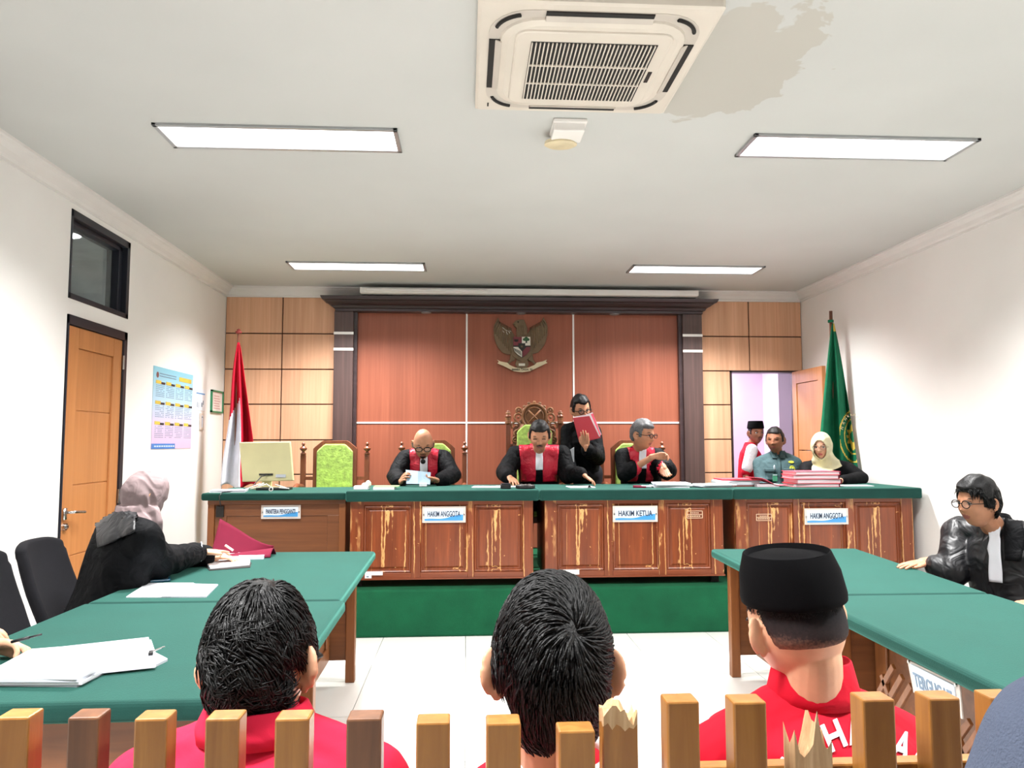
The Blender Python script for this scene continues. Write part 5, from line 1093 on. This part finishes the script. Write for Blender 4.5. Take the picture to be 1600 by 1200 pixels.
# --- standing clerk with the red folder
o = person('standing man in black robe and glasses holding up a red folder', at(907, 640, 6.98), 14, 14, -6, at(908, 662, 7.05), (at(912, 740, 7.1).x, 7.1, FZ+.80), 6,
    [dict(s=-1, e=at(886, 712, 7.0), w=at(893, 745, 6.9), d=(0, -.2, -1), pn=(1, 0, 0), curl=.5), dict(s=1, e=at(934, 716, 6.94), w=at(916, 700, 6.72), d=(-.12, -.15, 1), pn=(0, .6, .1), side=-1, curl=.12, spread=.06)], SK1, None, floor_z=FZ, seated=False, sleeve=(.07, .066, .066), seed=4, fold=.007, hs=1.06, sh=.125, prof=[(t, a*.82, b*.9, c) for t, a, b, c in PROF_C])
glasses(o, .021); shell_hair(o, std_mask(.058, .005, -.05, recede=.012), .012, M_hair, seed=5, up=.008)
p_, q_ = at(885, 704, 6.84), at(897, 722, 6.84); B('white_cuff', G().prism([(p_.x, p_.z-.01), (q_.x, p_.z+.03), (q_.x, q_.z), (q_.x-.012, q_.z)], lambda a, b, d: V((a, d, b)), 6.83, 6.84), M_bib, o.root)
fo = empty('red_folder', at(918, 690, 6.74), 'red document folder held up in front of the standing man', 'folder')
def qf(us, y0, y1): return G().loft([[at(u, v, y0) for u, v in us], [at(u, v, y1) for u, v in us]])
B('front_cover', qf([(895, 653), (921, 650), (937, 684), (905, 691)], 6.74, 6.744), M_redcard, fo); B('pages', qf([(897, 651), (923, 647), (938, 682), (908, 688)], 6.745, 6.762), M_paper, fo)
B('inner_cover', qf([(917, 649), (927, 646), (939, 680), (930, 686)], 6.764, 6.768), M_pink, fo); B('pages', qf([(915, 648), (926, 644), (940, 679), (930, 684)], 6.77, 6.782), M_paper, fo); B('back_cover', qf([(914, 650), (925, 648), (939, 684), (920, 689)], 6.784, 6.788), M_redcard, fo)
# --- grey haired judge
o = person('grey haired judge in glasses looking right, pulling up the sleeve of his robe', at(1004, 680, 6.58), 44, 6, 0, at(1000, 702, 6.68), (at(1002, 708, 6.9).x, 6.93, FZ+.56), 8,
    [dict(s=-1, e=at(976, 740, 6.58), w=at(1021, 713, 6.38), d=(.8, -.1, .15), pn=(.2, -.6, -.8), side=-1, curl=.75, end=.42, r=(.07, .07, .066)), dict(s=1, e=at(1042, 735, 6.60), w=at(1037, 730, 6.42), d=(.05, -.55, -.5), pn=(0, -.8, .5), side=-1, curl=.35, end=.75, r=(.072, .085, .08), size=.95)], SK1, 'judges in red and black robes', floor_z=FZ, seed=5, hs=1.08, sh=.165, sleeve=(.076, .072, .066))
judge_front(o, at(0, 700, 6.55).z, at(0, 758, 6.55).z, inner=.03, outer=.12, bibz=at(0, 736, 6.55).z); glasses(o, .02, w=.0026); shell_hair(o, std_mask(.058, .01, -.05), .013, M_hairgrey, seed=7, up=.006)
B('watch', G().torus(at(1037, 731, 6.41), .026, .004, V((1, 0, 0)), V((0, .5, .6)).normalized(), 18, 6), M_black, o.root)
# --- man in the doorway
def peci(o, mt=M_peci, h=.075, z=.042, rx=.083, ry=.104, tilt=0, name='cap', top=.86):
    H, hc, s = o.H@Matrix.Rotation(tilt, 3, 'X'), o.hc, o.hs
    def rg(k, zz, dz=0): return [hc+H@(V((rx*k*math.cos(t), ry*(k**.6)*math.sin(t)+.004, zz+dz*math.cos(t)**2))*s) for t in np.linspace(0, 2*math.pi, 41)[:-1]]
    c = B(name, G().loft([rg(1, z), rg(1.015, z+.012), rg(.95, z+h*.6), rg(top, z+h, .0), rg(top-.03, z+h+.001), rg(top-.07, z+h-.01), rg(top-.45, z+h-.002)]), mt, o.root, smooth=True); e = c.modifiers.new('e', 'BEVEL'); e.width = .0015; e.limit_method = 'ANGLE'
    return c
o = person('man in black cap and red vest over white shirt standing in the lilac doorway', at(1181, 677, 8.5), 6, 0, 0, at(1173, 695, 8.55), (at(1170, 745, 8.55).x, 8.55, .86), 72,
    [dict(s=1, e=at(1185, 740, 8.8), w=at(1188, 765, 8.7), d=(0, 0, -1), pn=(0, 1, 0)), dict(s=-1, e=at(1165, 738, 8.36), w=at(1167, 765, 8.3), d=(.1, 0, -1), pn=(0, 1, 0), short=True)], SK3, None, seated=False, cloth=M_vest, cname='vest', sleeve=(.055, .05, .05), seed=6, fold=.004, vox=.005, hs=1.05, sh=.16)
peci(o, z=.05, h=.082); shell_hair(o, lambda p: std_mask(.06, .0, -.055)(p)*sstep(.07, .05, p.z), .005, M_hairsoft)
B('moustache', G().tube([o.hc+o.H@V((x, -.111+abs(x)*.6, -.046-abs(x)*.35)) for x in np.linspace(-.024, .024, 7)], .003, 6), M_hairsoft, o.root, smooth=True)
shell_hair(o, lambda p: sstep(-.082, -.092, p.z)*sstep(-.055, -.075, p.y)*sstep(.034, .026, abs(p.x)), .006, M_stub, name='beard')
S_ = o.K+o.R@V((-.16, 0, -.055)); E_ = at(1165, 738, 8.36); sc, sn, sf = remesh(G().caps(S_+V((0, -.012, 0)), .066, S_+(E_-S_)*.8+V((0, -.015, 0)), .062, 16), .008, 2); meshobj('shirt_sleeve', sc, sf, M_shirt, o.root, smooth=True, recalc=False)
collar_ring(o, M_shirt, .06, .025, 'shirt_collar')
# --- officer
o = person('officer in grey green uniform shirt with yellow arm patch, in front of the doorway', at(1211, 688, 7.2), -34, 2, 0, at(1214, 709, 7.25), (at(1216, 750, 7.25).x, 7.25, FZ+.55), -14,
    [dict(s=-1, e=at(1190, 752, 7.2), w=at(1198, 768, 7.0), d=(.3, -1, -.1), pn=(0, 0, -1)), dict(s=1, e=at(1244, 752, 7.2), w=at(1235, 770, 7.0), d=(-.3, -1, -.1), pn=(0, 0, -1))], SK3, None, floor_z=FZ, cloth=M_officer, cname='uniform_shirt', eyes='down', sleeve=(.066, .06, .05), seed=7, fold=.004, sh=.165, drop=.095, hs=1.05)
shell_hair(o, std_mask(.062, .012, -.045), .009, M_hairsoft, seed=4)
zc = o.K.z; 
for sx, w_ in ((-1, 0), (1, 0)): patch(o, 'collar_flap', M_officer, lambda t, sx=sx: min(sx*.012, sx*(.075-.02*t)), lambda t, sx=sx: max(sx*.012, sx*(.075-.02*t)), zc+.02, zc-.05, 8, 6, .012, .004)
for sx in (-1, 1): patch(o, 'pocket_flap', M_officer, lambda t, sx=sx: sx*.085-.045, lambda t, sx=sx: sx*.085+.045, zc-.14, zc-.17, 4, 6, .008, .005); patch(o, 'pocket', M_officer, lambda t, sx=sx: sx*.085-.042, lambda t, sx=sx: sx*.085+.042, zc-.17, zc-.25, 6, 6, .005, .004)
patch(o, 'button_placket', M_officer, lambda t: -.014, lambda t: .014, zc-.03, zc-.3, 12, 3, .006, .003)
p_ = at(1211, 746, 7.05); B('id_card', G().box((p_.x-.022, p_.y, p_.z-.035), (p_.x+.022, p_.y+.003, p_.z+.03)), plain('id_green', (92, 190, 150), .4), o.root); B('id_header', G().box((p_.x-.02, p_.y-.001, p_.z+.018), (p_.x+.02, p_.y, p_.z+.028)), M_plate, o.root)
B('lanyard_badge', G().ell(at(1210, 730, 7.06), (.009, .004, .022), None, 8, 6), M_plate, o.root)
def armdisc(u, v, r, mt, name, sz=1.0, yy=6.9, off=.004):
    org = at(u, v, 6.4); h, n, i_, d_ = o.bvh.ray_cast(org, (at(u, v, 7.6)-org).normalized())
    if h is None: return
    x, y = basis(n); y = V((0, 0, 1)); y = (y-n*y.dot(n)).normalized(); x = y.cross(n); return B(name, G().loft([[h+n*dd+(x*math.cos(t)*r+y*math.sin(t)*r*sz) for t in np.linspace(0, 2*math.pi, 21)[:-1]] for dd in (-.01, off)]), mt, o.root)
M_yel = plain('patch_yellow', (206, 204, 64), .7); M_olive = plain('patch_olive', (128, 138, 52), .7)
armdisc(1238, 732, .028, M_yel, 'arm_patch'); armdisc(1238, 732, .021, M_olive, 'patch_field', off=.006); armdisc(1238, 732, .011, M_yel, 'patch_core', off=.008); armdisc(1236, 722, .03, M_yel, 'arm_strip', .42)
# --- hijab helper
def hijab(o, mt, drape_to, open_=True, tail=None, name='hijab', vox=.006, bust=(.16, .13), seed=1, width=1.0, openw=.052, openh=.074, oz=-.018, wr=.0045, wf=15):
    H, hc, s = o.H, o.hc, o.hs; g = G(); up = V((0, 0, 1))
    vs = []
    for n in DIRS: p = head_fn(V((n.x, n.y*.9 if n.y < 0 else n.y, n.z))); vs.append(hc+H@((V((p.x*1.05, p.y, p.z))+V(n)*.017)*s))
    g.add(vs, DF)
    c0 = hc+H@V((0, .012, -.05)); c1 = V(o.K)+V((0, 0, -.03)); 
    R = o.R; rings = []
    for t, rx, ry in ((0, .082, .092), (.3, .088, .092), (.6, .115, .10), (.85, bust[0]*.92, bust[1]*.9), (1, bust[0], bust[1])):
        c = c0+(c1-c0)*t; rings.append([c+R@V((rx*math.cos(a)*width, ry*math.sin(a), -.02*t*abs(math.sin(a)))) for a in np.linspace(0, 2*math.pi, 33)[:-1]])
    if drape_to is not None: c = V(drape_to); rings.append([c+R@V((bust[0]*.62*math.cos(a), .045*math.sin(a), 0)) for a in np.linspace(0, 2*math.pi, 33)[:-1]])
    g.loft(rings)
    if tail: g.chain([V(p) for p, r in tail], [r for p, r in tail], 12)
    co, no, fs = remesh(g, vox, 3); co = wrinkle(co, no, wr, wf, seed, (1, 1, .5))
    if open_:
        loc = (co-np.array(hc))@np.array(H)/s; inside = ((loc[:, 0]/openw)**2+((loc[:, 2]-oz)/openh)**2 < 1) & (loc[:, 1] < -.02)
        fs = [f for f in fs if not any(inside[i] for i in f)]
    ob = meshobj(name, co, fs, mt, o.root, smooth=True, recalc=False); sd = ob.modifiers.new('t', 'SOLIDIFY'); sd.thickness = .004; sd.offset = -1; return ob
# --- woman in cream hijab
o = person('woman in glasses, cream patterned hijab and black blazer behind the dossiers', at(1284, 698, 6.62), -37, 6, 0, at(1292, 722, 6.70), (at(1294, 740, 6.85).x, 6.9, FZ+.56), -20,
    [dict(s=-1, e=at(1262, 752, 6.66), w=at(1272, 760, 6.5), d=(.4, -1, 0), pn=(0, 0, -1), hand=True), dict(s=1, e=at(1346, 747, 6.52), w=at(1314, 751, 6.36), d=(-.9, -.3, .0), pn=(-.1, -.2, -1), side=1, curl=.5)], SK2, None, fem=1, hs=.95, floor_z=FZ, cloth=M_blazer, cname='blazer', sleeve=(.065, .058, .045), seed=8, fold=.003, lipm=M_lipf, sh=.17)
hijab(o, M_hijabc, (at(1284, 742, 6.52).x, 6.53, at(0, 742, 6.52).z), seed=2, bust=(.125, .12), openw=.056, openh=.084); glasses(o, .024, plain('gold_wire', (120, 92, 70), .3), w=.0013)
B('blazer_watch', G().torus(at(1316, 751, 6.37), .025, .004, V((0, 1, 0)), V((0, 0, 1)), 16, 6), M_goldyel, o.root)
# --- woman in mauve hijab at the left table
hd = at(226, 776, 3.86); K_ = at(203, 812, 3.80)
o = person('woman in mauve hijab and black robe reaching across the far left table', hd, 140, 26, 0, K_, (K_.x-.10, 3.74, .56), 138,
    [dict(s=-1, e=at(248, 880, 3.84), w=at(312, 862, 4.22), d=(.85, .55, -.03), pn=(.1, 0, -1), side=1, curl=.2, spread=.08, r=(.075, .078, .052), end=.98, curls=(.1, .25, .2, .35)),
     dict(s=1, e=(K_.x-.05, 4.18, .84), w=(K_.x+.22, 4.34, .80), d=(1, .2, -.05), pn=(0, 0, -1), side=-1)], SK4, None, fem=1, hs=.97, floor_z=0, cloth=M_robe, cname='robe', seed=9, fold=.008, cvox=.007, eyes='open')
hijab(o, M_hijabm, None, True, [(at(236, 800, 3.80), .035), (at(243, 815, 3.80), .026), (at(249, 834, 3.84), .012)], seed=5, bust=(.13, .10), vox=.005, wr=.008, wf=13)
# satin flap collar over the shoulder
def flap(s, t):
    a = at(213-62*s+6*s*t, 797+6*s+ (62-8*s)*t*(.55+.45*s), 3.66); r_, n_, i_, d_ = o.bvh.ray_cast(CC, (V(a)-CC).normalized())
    if r_ is None: r_, n_, i_, d_ = o.bvh.find_nearest(a)
    return r_+n_*.014
sheet('satin_collar', flap, 16, 16, M_satin, o.root, .005)
B('pen_highlighter', G().tube([at(352, 852, 4.28), at(364, 860, 4.3)], .006, 8), M_strip, o.root)
cb = G().torus(at(314, 862, 4.2), .05, .003, V((-.4, .9, 0)).normalized(), V((0, 0, 1)), 20, 6); B('cuff_piping', cb, M_paper2, o.root)
# --- person at the left edge
hw = atz(2, 1012, .80); 
o = person('person at the left edge writing with a black pen, only the hand showing', (-2.05, 2.30, 1.17), 90, 15, 0, (-2.10, 2.28, .98), (-2.16, 2.28, .56), 100,
    [dict(s=1, e=(-1.86, 2.62, .84), w=(-1.60, 2.60, .83), d=(1, 0, -.1), pn=(0, 0, -1)), dict(s=-1, e=(-1.80, 2.14, .80), w=hw+V((-.065, .0, .012)), d=(1, .12, -.05), pn=(.0, -.45, -1), side=-1, size=1.12, curl=.62, spread=.02, thumb=1., end=.88, r=(.06, .052, .05))], SK4, None, cloth=M_trouser, cname='jacket', seed=10, cvox=.012)
shell_hair(o, std_mask(), .012)
tag(B('pen', G().tube([atz(18, 1003, .84), atz(46, 996, .853)], .0045, 10).tube([atz(46, 996, .853), atz(65, 991, .862)], .0028, 8), M_black, smooth=True), 'black pen held in the hand at the left edge', 'pen')
office_chair(2.28, -2.33, 'black office chair of the writing person, hidden at the left', zt=.95); 
# --- lawyer at the right
hd = at(1528, 786, 3.72); K_ = at(1558, 818, 3.78)
o = person('man in glasses and shiny black robe with white bib leaning on the right table', hd, -80, 3, 0, K_, (K_.x+.04, 3.72, .56), -62,
    [dict(s=-1, e=at(1488, 893, 3.86), w=at(1446, 878, 3.97), d=(-1, -.12, -.10), pn=(0, 0, -1), side=-1, curl=.10, spread=.16, thumb=.1, r=(.088, .08, .062), end=.75, size=1.0), dict(s=1, e=(K_.x+.08, 3.42, .84), w=(K_.x-.12, 3.36, .70), d=(-1, .2, -.1), pn=(0, 0, -1), r=(.085, .078, .062))], SK1, None, cloth=M_satin, cname='robe', seed=11, fold=.009, cvox=.007, vox=.0035, hs=1.0, sh=.2, wide=1.06)
LAWYER = o; shell_hair(o, std_mask(.062, .01, -.06), .014, M_hair, amp=.006, freq=30, seed=9, up=.014); glasses(o, .022, w=.0022)
o.R = RZ(-38); patch(o, 'white_bib', M_bib, lambda t: -.030-.004*t, lambda t: .018+.004*t, K_.z-.0, K_.z-.27, 20, 6, .012, .004)
patch(o, 'lapel', M_robe, lambda t: .034, lambda t: .075+.05*(1-abs(t-.4)), K_.z+.03, K_.z-.16, 12, 6, .012, .004); collar_ring(o, M_robe, .066, .03)
office_chair(3.72, 3.04, 'black office chair under the man in the shiny black robe', sgn=-1, zt=.92)
# ------------------------------------------------------------------ defendants in front, seen from behind
def strands(o, n, mask, whorl, swirl=.6, length=(.022, .045), lift=.010, base=.012, seed=1, name='hair_strands', mt=None, rad=.0011, wild=.35, wide=1., coh=.9, cs=5):
    rnd = random.Random(seed); g = G(); H, hc, s = o.H, o.hc, o.hs; W = V(whorl).normalized(); cnt = 0; tries = 0
    def surf(p): 
        q = p.normalized(); return head_fn(q, wide=wide)
    while cnt < n and tries < n*6:
        tries += 1
        d = V((rnd.gauss(0, 1), rnd.gauss(0, 1), rnd.gauss(0, 1))).normalized(); p = head_fn(d, wide=wide)
        m_ = mask(p)
        if rnd.random() > m_ or m_ < .3: continue
        cnt += 1; e = d-W*d.dot(W); 
        if e.length < .02: e = V((rnd.random()-.5, .1, rnd.random()-.5))
        e.normalize(); c = W.cross(e); jit = V((rnd.gauss(0, 1), rnd.gauss(0, 1), rnd.gauss(0, 1)))*wild*(.5+.5*noise.noise(d*3)) + V((noise.noise(d*cs+V((7, 0, 0))), noise.noise(d*cs+V((0, 9, 0))), noise.noise(d*cs+V((0, 0, 5)))))*coh
        L = rnd.uniform(*length)*(.5+.5*m_); lf = lift*rnd.uniform(.3, 1.3)*m_; pts = []
        dir_ = e+c*swirl+jit
        for k in range(5):
            t = k/4; q = d+(dir_-d*dir_.dot(d)).normalized()*(L*t/.1); sp = surf(q); nrm = q.normalized()
            pts.append(hc+H@((sp+nrm*(base*m_*.7+lf*math.sin(t*2.2)*1.0))*s))
        g.tube(pts, [rad*1.6, rad*2.2, rad*2, rad*1.3, rad*.3], 4, True)
    ob = B(name, g, mt or M_hair, o.root, smooth=True); ob['kind'] = 'stuff'; return ob
def skull_mask(nape=-.075, ear_z=.0, soft=.014, front=.06):
    def f(p):
        a = math.atan2(abs(p.x), -p.y)/math.pi
        h = front if a < .3 else (front+(-.015-front)*((a-.3)/.12) if a < .42 else (-.02+(.03)*0 if a < .47 else (.012 if a < .58 else .012+(nape-.012)*min(1, (a-.58)/.13))))
        h += noise.noise(p*50)*.005; return sstep(h-soft, h+soft*.6, p.z)
    return f
PROF_M = [(-.18, .16, .13, 0), (0, .19, .145, 0), (.35, .18, .135, -.0), (.68, .20, .135, .0), (.84, .19, .12, 0), (.93, .135, .09, .0), (1.0, .075, .066, .0), (1.06, .058, .056, 0)]
def vest_collar(o, mt, r=.06, h=.04, open_=50):
    """folded shirt collar standing round the nape"""
    c = V(o.K)+V((0, 0, .005)); R = o.R; t0 = math.radians(-90+open_); a_ = np.linspace(t0, 2*math.pi-math.pi+math.radians(-open_)+0, 33); a_ = np.linspace(math.radians(-90+open_), math.radians(270-open_), 33)
    def ring(rr, z, k=0): return [c+R@V((rr*math.cos(a)*1.12, rr*math.sin(a)*1.02, z-.012*max(0, -math.sin(a)))) for a in a_]
    rr = [ring(r*1.05, -.012), ring(r*1.0, h*.6), ring(r*1.02, h), ring(r*1.07, h*.95), ring(r*1.26, h*.15), ring(r*1.30, -.012)]
    vs = [p for q in rr for p in q]; n = len(a_); fs = [(i*n+j, i*n+j+1, (i+1)*n+j+1, (i+1)*n+j) for i in range(len(rr)-1) for j in range(n-1)]
    ob = meshobj('collar', vs, fs, mt, o.root, smooth=True); sd = ob.modifiers.new('t', 'SOLIDIFY'); sd.thickness = .003; return ob
SEAT = .46; EAR_OUT[0] = .95
fbench = empty('defendant_bench', (.0, 1.45, 0), 'plain wooden bench seating the three red vested men behind the pickets', 'bench')
B('seat_board', G().box((-.75, 1.1, .40), (.95, 1.48, .44)), M_desk_wood, fbench, bevel=.004)
for x in (-.7, .1, .85): B('leg', G().box((x, 1.12, 0), (x+.06, 1.18, .4)), M_desk_leg, fbench); B('leg', G().box((x, 1.4, 0), (x+.06, 1.46, .4)), M_desk_leg, fbench)
def defendant(label, hc, yaw, pitch, roll, K, skin, cloth, byaw, seed, S=.2, wide=1.0, prof=PROF_M, sleeve_mt=M_shirt, neck=.055, cn='vest', hs=1., drop=.07):
    hc, K = V(hc), V(K); P = V((K.x*.97, K.y+.02, SEAT+.09)); R = RZ(byaw)
    arms = []
    for s in (-1, 1):
        Sp = K+V((0, 0, -.07))+R@V((s*S, 0, 0)); e = Sp+R@V((s*.05, -.06, -.27)); w = P+R@V((s*.10, -.30, .10)); arms.append(dict(s=s, e=e, w=w, d=R@V((-s*.2, -1, -.1)), pn=(0, 0, -1), side=s, end=.3, r=(.064, .062, .058)))
    o = person(label, hc, yaw, pitch, roll, K, P, byaw, arms, skin, 'defendants in red vests', cloth=cloth, hs=hs, cname=cn, prof=prof, seed=seed, fold=.004, cvox=.006, vox=.003, floor_z=0, sh=S, drop=drop, wide=wide, neck_r=neck); return o
# left defendant
Yd = 1.2
K1 = at(402, 1136, Yd+.0)
o = defendant('left defendant with wavy black hair, glasses and bright red vest, seen from behind', at(406, 1041, Yd+.03), 171, 8, 3, K1, SK4, M_vest2, 178, 21, .165, wide=.91, hs=.985, drop=.09)
mk0 = skull_mask(-.062); mk = lambda p: mk0(p)*(1-.72*sstep(.040, .062, abs(p.x))*sstep(.045, -.0, p.z)); shell_hair(o, mk, .009, M_hair, amp=.005, freq=30, seed=2, up=.004, wide=.92)
strands(o, 6500, mk, (-.15, .1, .97), .35, (.03, .06), .010, .008, 3, wild=.14, rad=.0008, wide=.92, coh=1.2, cs=3.0)
vest_collar(o, M_vest2, .062, .034, 40); glasses(o, .022)
B('ear_stud', G().ell(o.hc+o.H@V((-.086, .01, -.02)), (.004, .003, .005), None, 8, 6), M_goldyel, o.root)
# middle defendant
K2 = at(868, 1197, 1.18)
o = defendant('middle defendant with thick black hair and a small crown whorl, seen from behind', at(863, 1046, 1.17), 181, 10, -2, K2, SK4, M_vest, 180, 22, .17, drop=.12, neck=.052, wide=.94, hs=1.08)
mk1 = skull_mask(-.098); mk = lambda p: mk1(p)*(1-.6*sstep(.042, .062, abs(p.x))*sstep(.03, -.01, p.z)); shell_hair(o, mk, .010, M_hair, amp=.004, freq=30, seed=6, up=.0, wide=.94)
strands(o, 7500, mk, (-.22, .86, .46), .7, (.024, .05), .007, .012, 5, wild=.14, rad=.0009, wide=.94, coh=.7, cs=4)
c = V(o.K); B('shirt_collar', G().loft([[c+V((rr*math.cos(t)*1.1, rr*math.sin(t), z+.006*math.sin(t))) for t in np.linspace(0, 2*math.pi, 37)[:-1]] for rr, z in ((.080, -.005), (.0715, .020), (.068, .025), (.062, .018), (.062, -.012))], cap=False), M_shirt, o.root, smooth=True)
EAR_OUT[0] = 1.15
# right defendant with cap
K3 = at(1270, 1086, 1.40)
o = defendant('right defendant in black cap with shaved nape and a lettered red vest, seen from behind', at(1243, 974, 1.39), 195, 6, 8, K3, SK4, M_vest, 184, 23, .18, neck=.05, drop=.105)
peci(o, M_peci, .088, .044, .085, .102, tilt=-.08, top=.80)
def fade(p):
    a = math.atan2(abs(p.x), -p.y)/math.pi; h = -.035 if a > .62 else (-.035+(.62-a)/.1*.05 if a > .46 else .03)
    return sstep(h-.01, h+.02, p.z)*sstep(.075, .06, p.z)
m, nt, b = P0('cropped_hair', .8, 0, .2); sp_ = N(nt, 'ShaderNodeSeparateXYZ'); vc_ = coords(nt); nt.links.new(vc_, sp_.inputs[0])
ad_ = N(nt, 'ShaderNodeMath', operation='MULTIPLY_ADD'); nt.links.new(noise_n(nt, vc_, 220, 2), ad_.inputs[0]); ad_.inputs[1].default_value = .03; nt.links.new(sp_.outputs[2], ad_.inputs[2])
mr_ = N(nt, 'ShaderNodeMapRange'); mr_.inputs[1].default_value = o.hc.z-.045; mr_.inputs[2].default_value = o.hc.z+.045; nt.links.new(ad_.outputs[0], mr_.inputs[0]); nt.links.new(ramp(nt, mr_.outputs[0], [(0, (190, 140, 112)), (.35, (128, 92, 76)), (.62, (46, 38, 38)), (1, (18, 17, 20))]), b.inputs['Base Color'])
shell_hair(o, fade, .003, m, amp=.0003, name='cropped_hair', seed=3)
strands(o, 4000, lambda p: fade(p)*sstep(-.015, .04, p.z), (0, .2, 1), .1, (.004, .007), .001, .003, 9, 'stubble', M_hairsoft, .0003, .2)
vest_collar(o, M_vest, .058, .062, 35)
strands(LAWYER, 3000, std_mask(.062, .01, -.06), (.2, .5, .8), .5, (.03, .055), .008, .013, 31, wild=.15, rad=.0012, coh=.6, cs=3)
# vest arm flaps and white shirt sleeves
for s in (-1, 1):
    Sp = K3+V((0, 0, -.095))+o.R@V((s*.185, 0, 0)); co, no, fs = remesh(G().caps(Sp+V((0, 0, -.05)), .068, Sp+o.R@V((s*.045, -.05, -.22)), .066, 16), .007, 2); meshobj('shirt_sleeve', co, fs, M_shirt, o.root, smooth=True, recalc=False)
# arched white lettering on the back
def back_letter(ch, u, v, ang, h=.046, w=.030):
    c = bpy.data.curves.new('l', 'FONT'); c.body = ch; c.size = 1; c.align_x = 'CENTER'; c.align_y = 'CENTER'; c.offset = .025; c.resolution_u = 4
    t = bpy.data.objects.new('l', c); COL.objects.link(t); me = bpy.data.meshes.new_from_object(t.evaluated_get(bpy.context.evaluated_depsgraph_get())); bpy.data.objects.remove(t)
    bm = bmesh.new(); bm.from_mesh(me); bmesh.ops.triangulate(bm, faces=bm.faces); bmesh.ops.subdivide_edges(bm, edges=bm.edges, cuts=2, use_grid_fill=True); bmesh.ops.triangulate(bm, faces=bm.faces)
    xs = [q.co.x for q in bm.verts]; ys = [q.co.y for q in bm.verts]; cx, cy = (min(xs)+max(xs))/2, (min(ys)+max(ys))/2; kx, ky = w/(max(xs)-min(xs)), h/(max(ys)-min(ys)); ctr = at(u, v, 1.25); vs = []
    for q in bm.verts:
        a, b_ = (q.co.x-cx)*kx, (q.co.y-cy)*ky; ca, sa = math.cos(ang), math.sin(ang); p = V((ctr.x+a*ca-b_*sa, ctr.y, ctr.z+a*sa+b_*ca))
        hh, nn, i_, d_ = o.bvh.ray_cast(CC, (p-CC).normalized()); vs.append((hh+nn*.0025) if hh is not None else V((p.x, 1.45, p.z)))
    fs = [tuple(x.index for x in f.verts) for f in bm.faces]; bm.free(); ob = meshobj('back_letter', vs, fs, M_bib, o.root, recalc=False); sd = ob.modifiers.new('t', 'SOLIDIFY'); sd.thickness = .002; sd.offset = 0
for ch, u, v, an in (('T', 1212, 1252, .95), ('A', 1236, 1200, .75), ('H', 1302, 1150, .38), ('A', 1336, 1140, .18), ('N', 1374, 1145, -.12), ('A', 1408, 1166, -.35), ('N', 1436, 1196, -.6)): back_letter(ch, u, v, an)
# shoulder of a neighbour at the lower right corner
EAR_OUT[0] = .45; Kn = V((.655, .57, 1.247)); 
o = person('person in blue grey knit, only a shoulder showing at the lower right corner', (.66, .60, 1.46), 180, 5, 0, Kn, (.67, .52, .60), 180,
    [dict(s=1, e=(.37, .60, .93), w=(.46, .80, .88), d=(.3, 1, 0), pn=(0, 0, -1), side=-1), dict(s=-1, e=(.93, .58, .92), w=(.82, .80, .88), d=(-.3, 1, 0), pn=(0, 0, -1))], SK1, None, cloth=M_gknit, cname='sweater', sleeve=(.072, .062, .05), seed=30, fold=.003, cvox=.007, sh=.19, drop=.07, vox=.006)
shell_hair(o, std_mask(), .012)
st = empty('stool', (.67, .50, 0), 'plain black stool under the person in blue grey knit', 'stool'); B('seat', G().lathe((.67, .50, .44), [(.17, 0), (.18, .01), (.18, .04), (.16, .05)], 24), M_black, st)
for k in range(4): a = k*math.pi/2+.78; B('leg', G().tube([(.67+.12*math.cos(a), .50+.12*math.sin(a), .44), (.67+.17*math.cos(a), .50+.17*math.sin(a), 0)], .014, 8), M_steel, st)
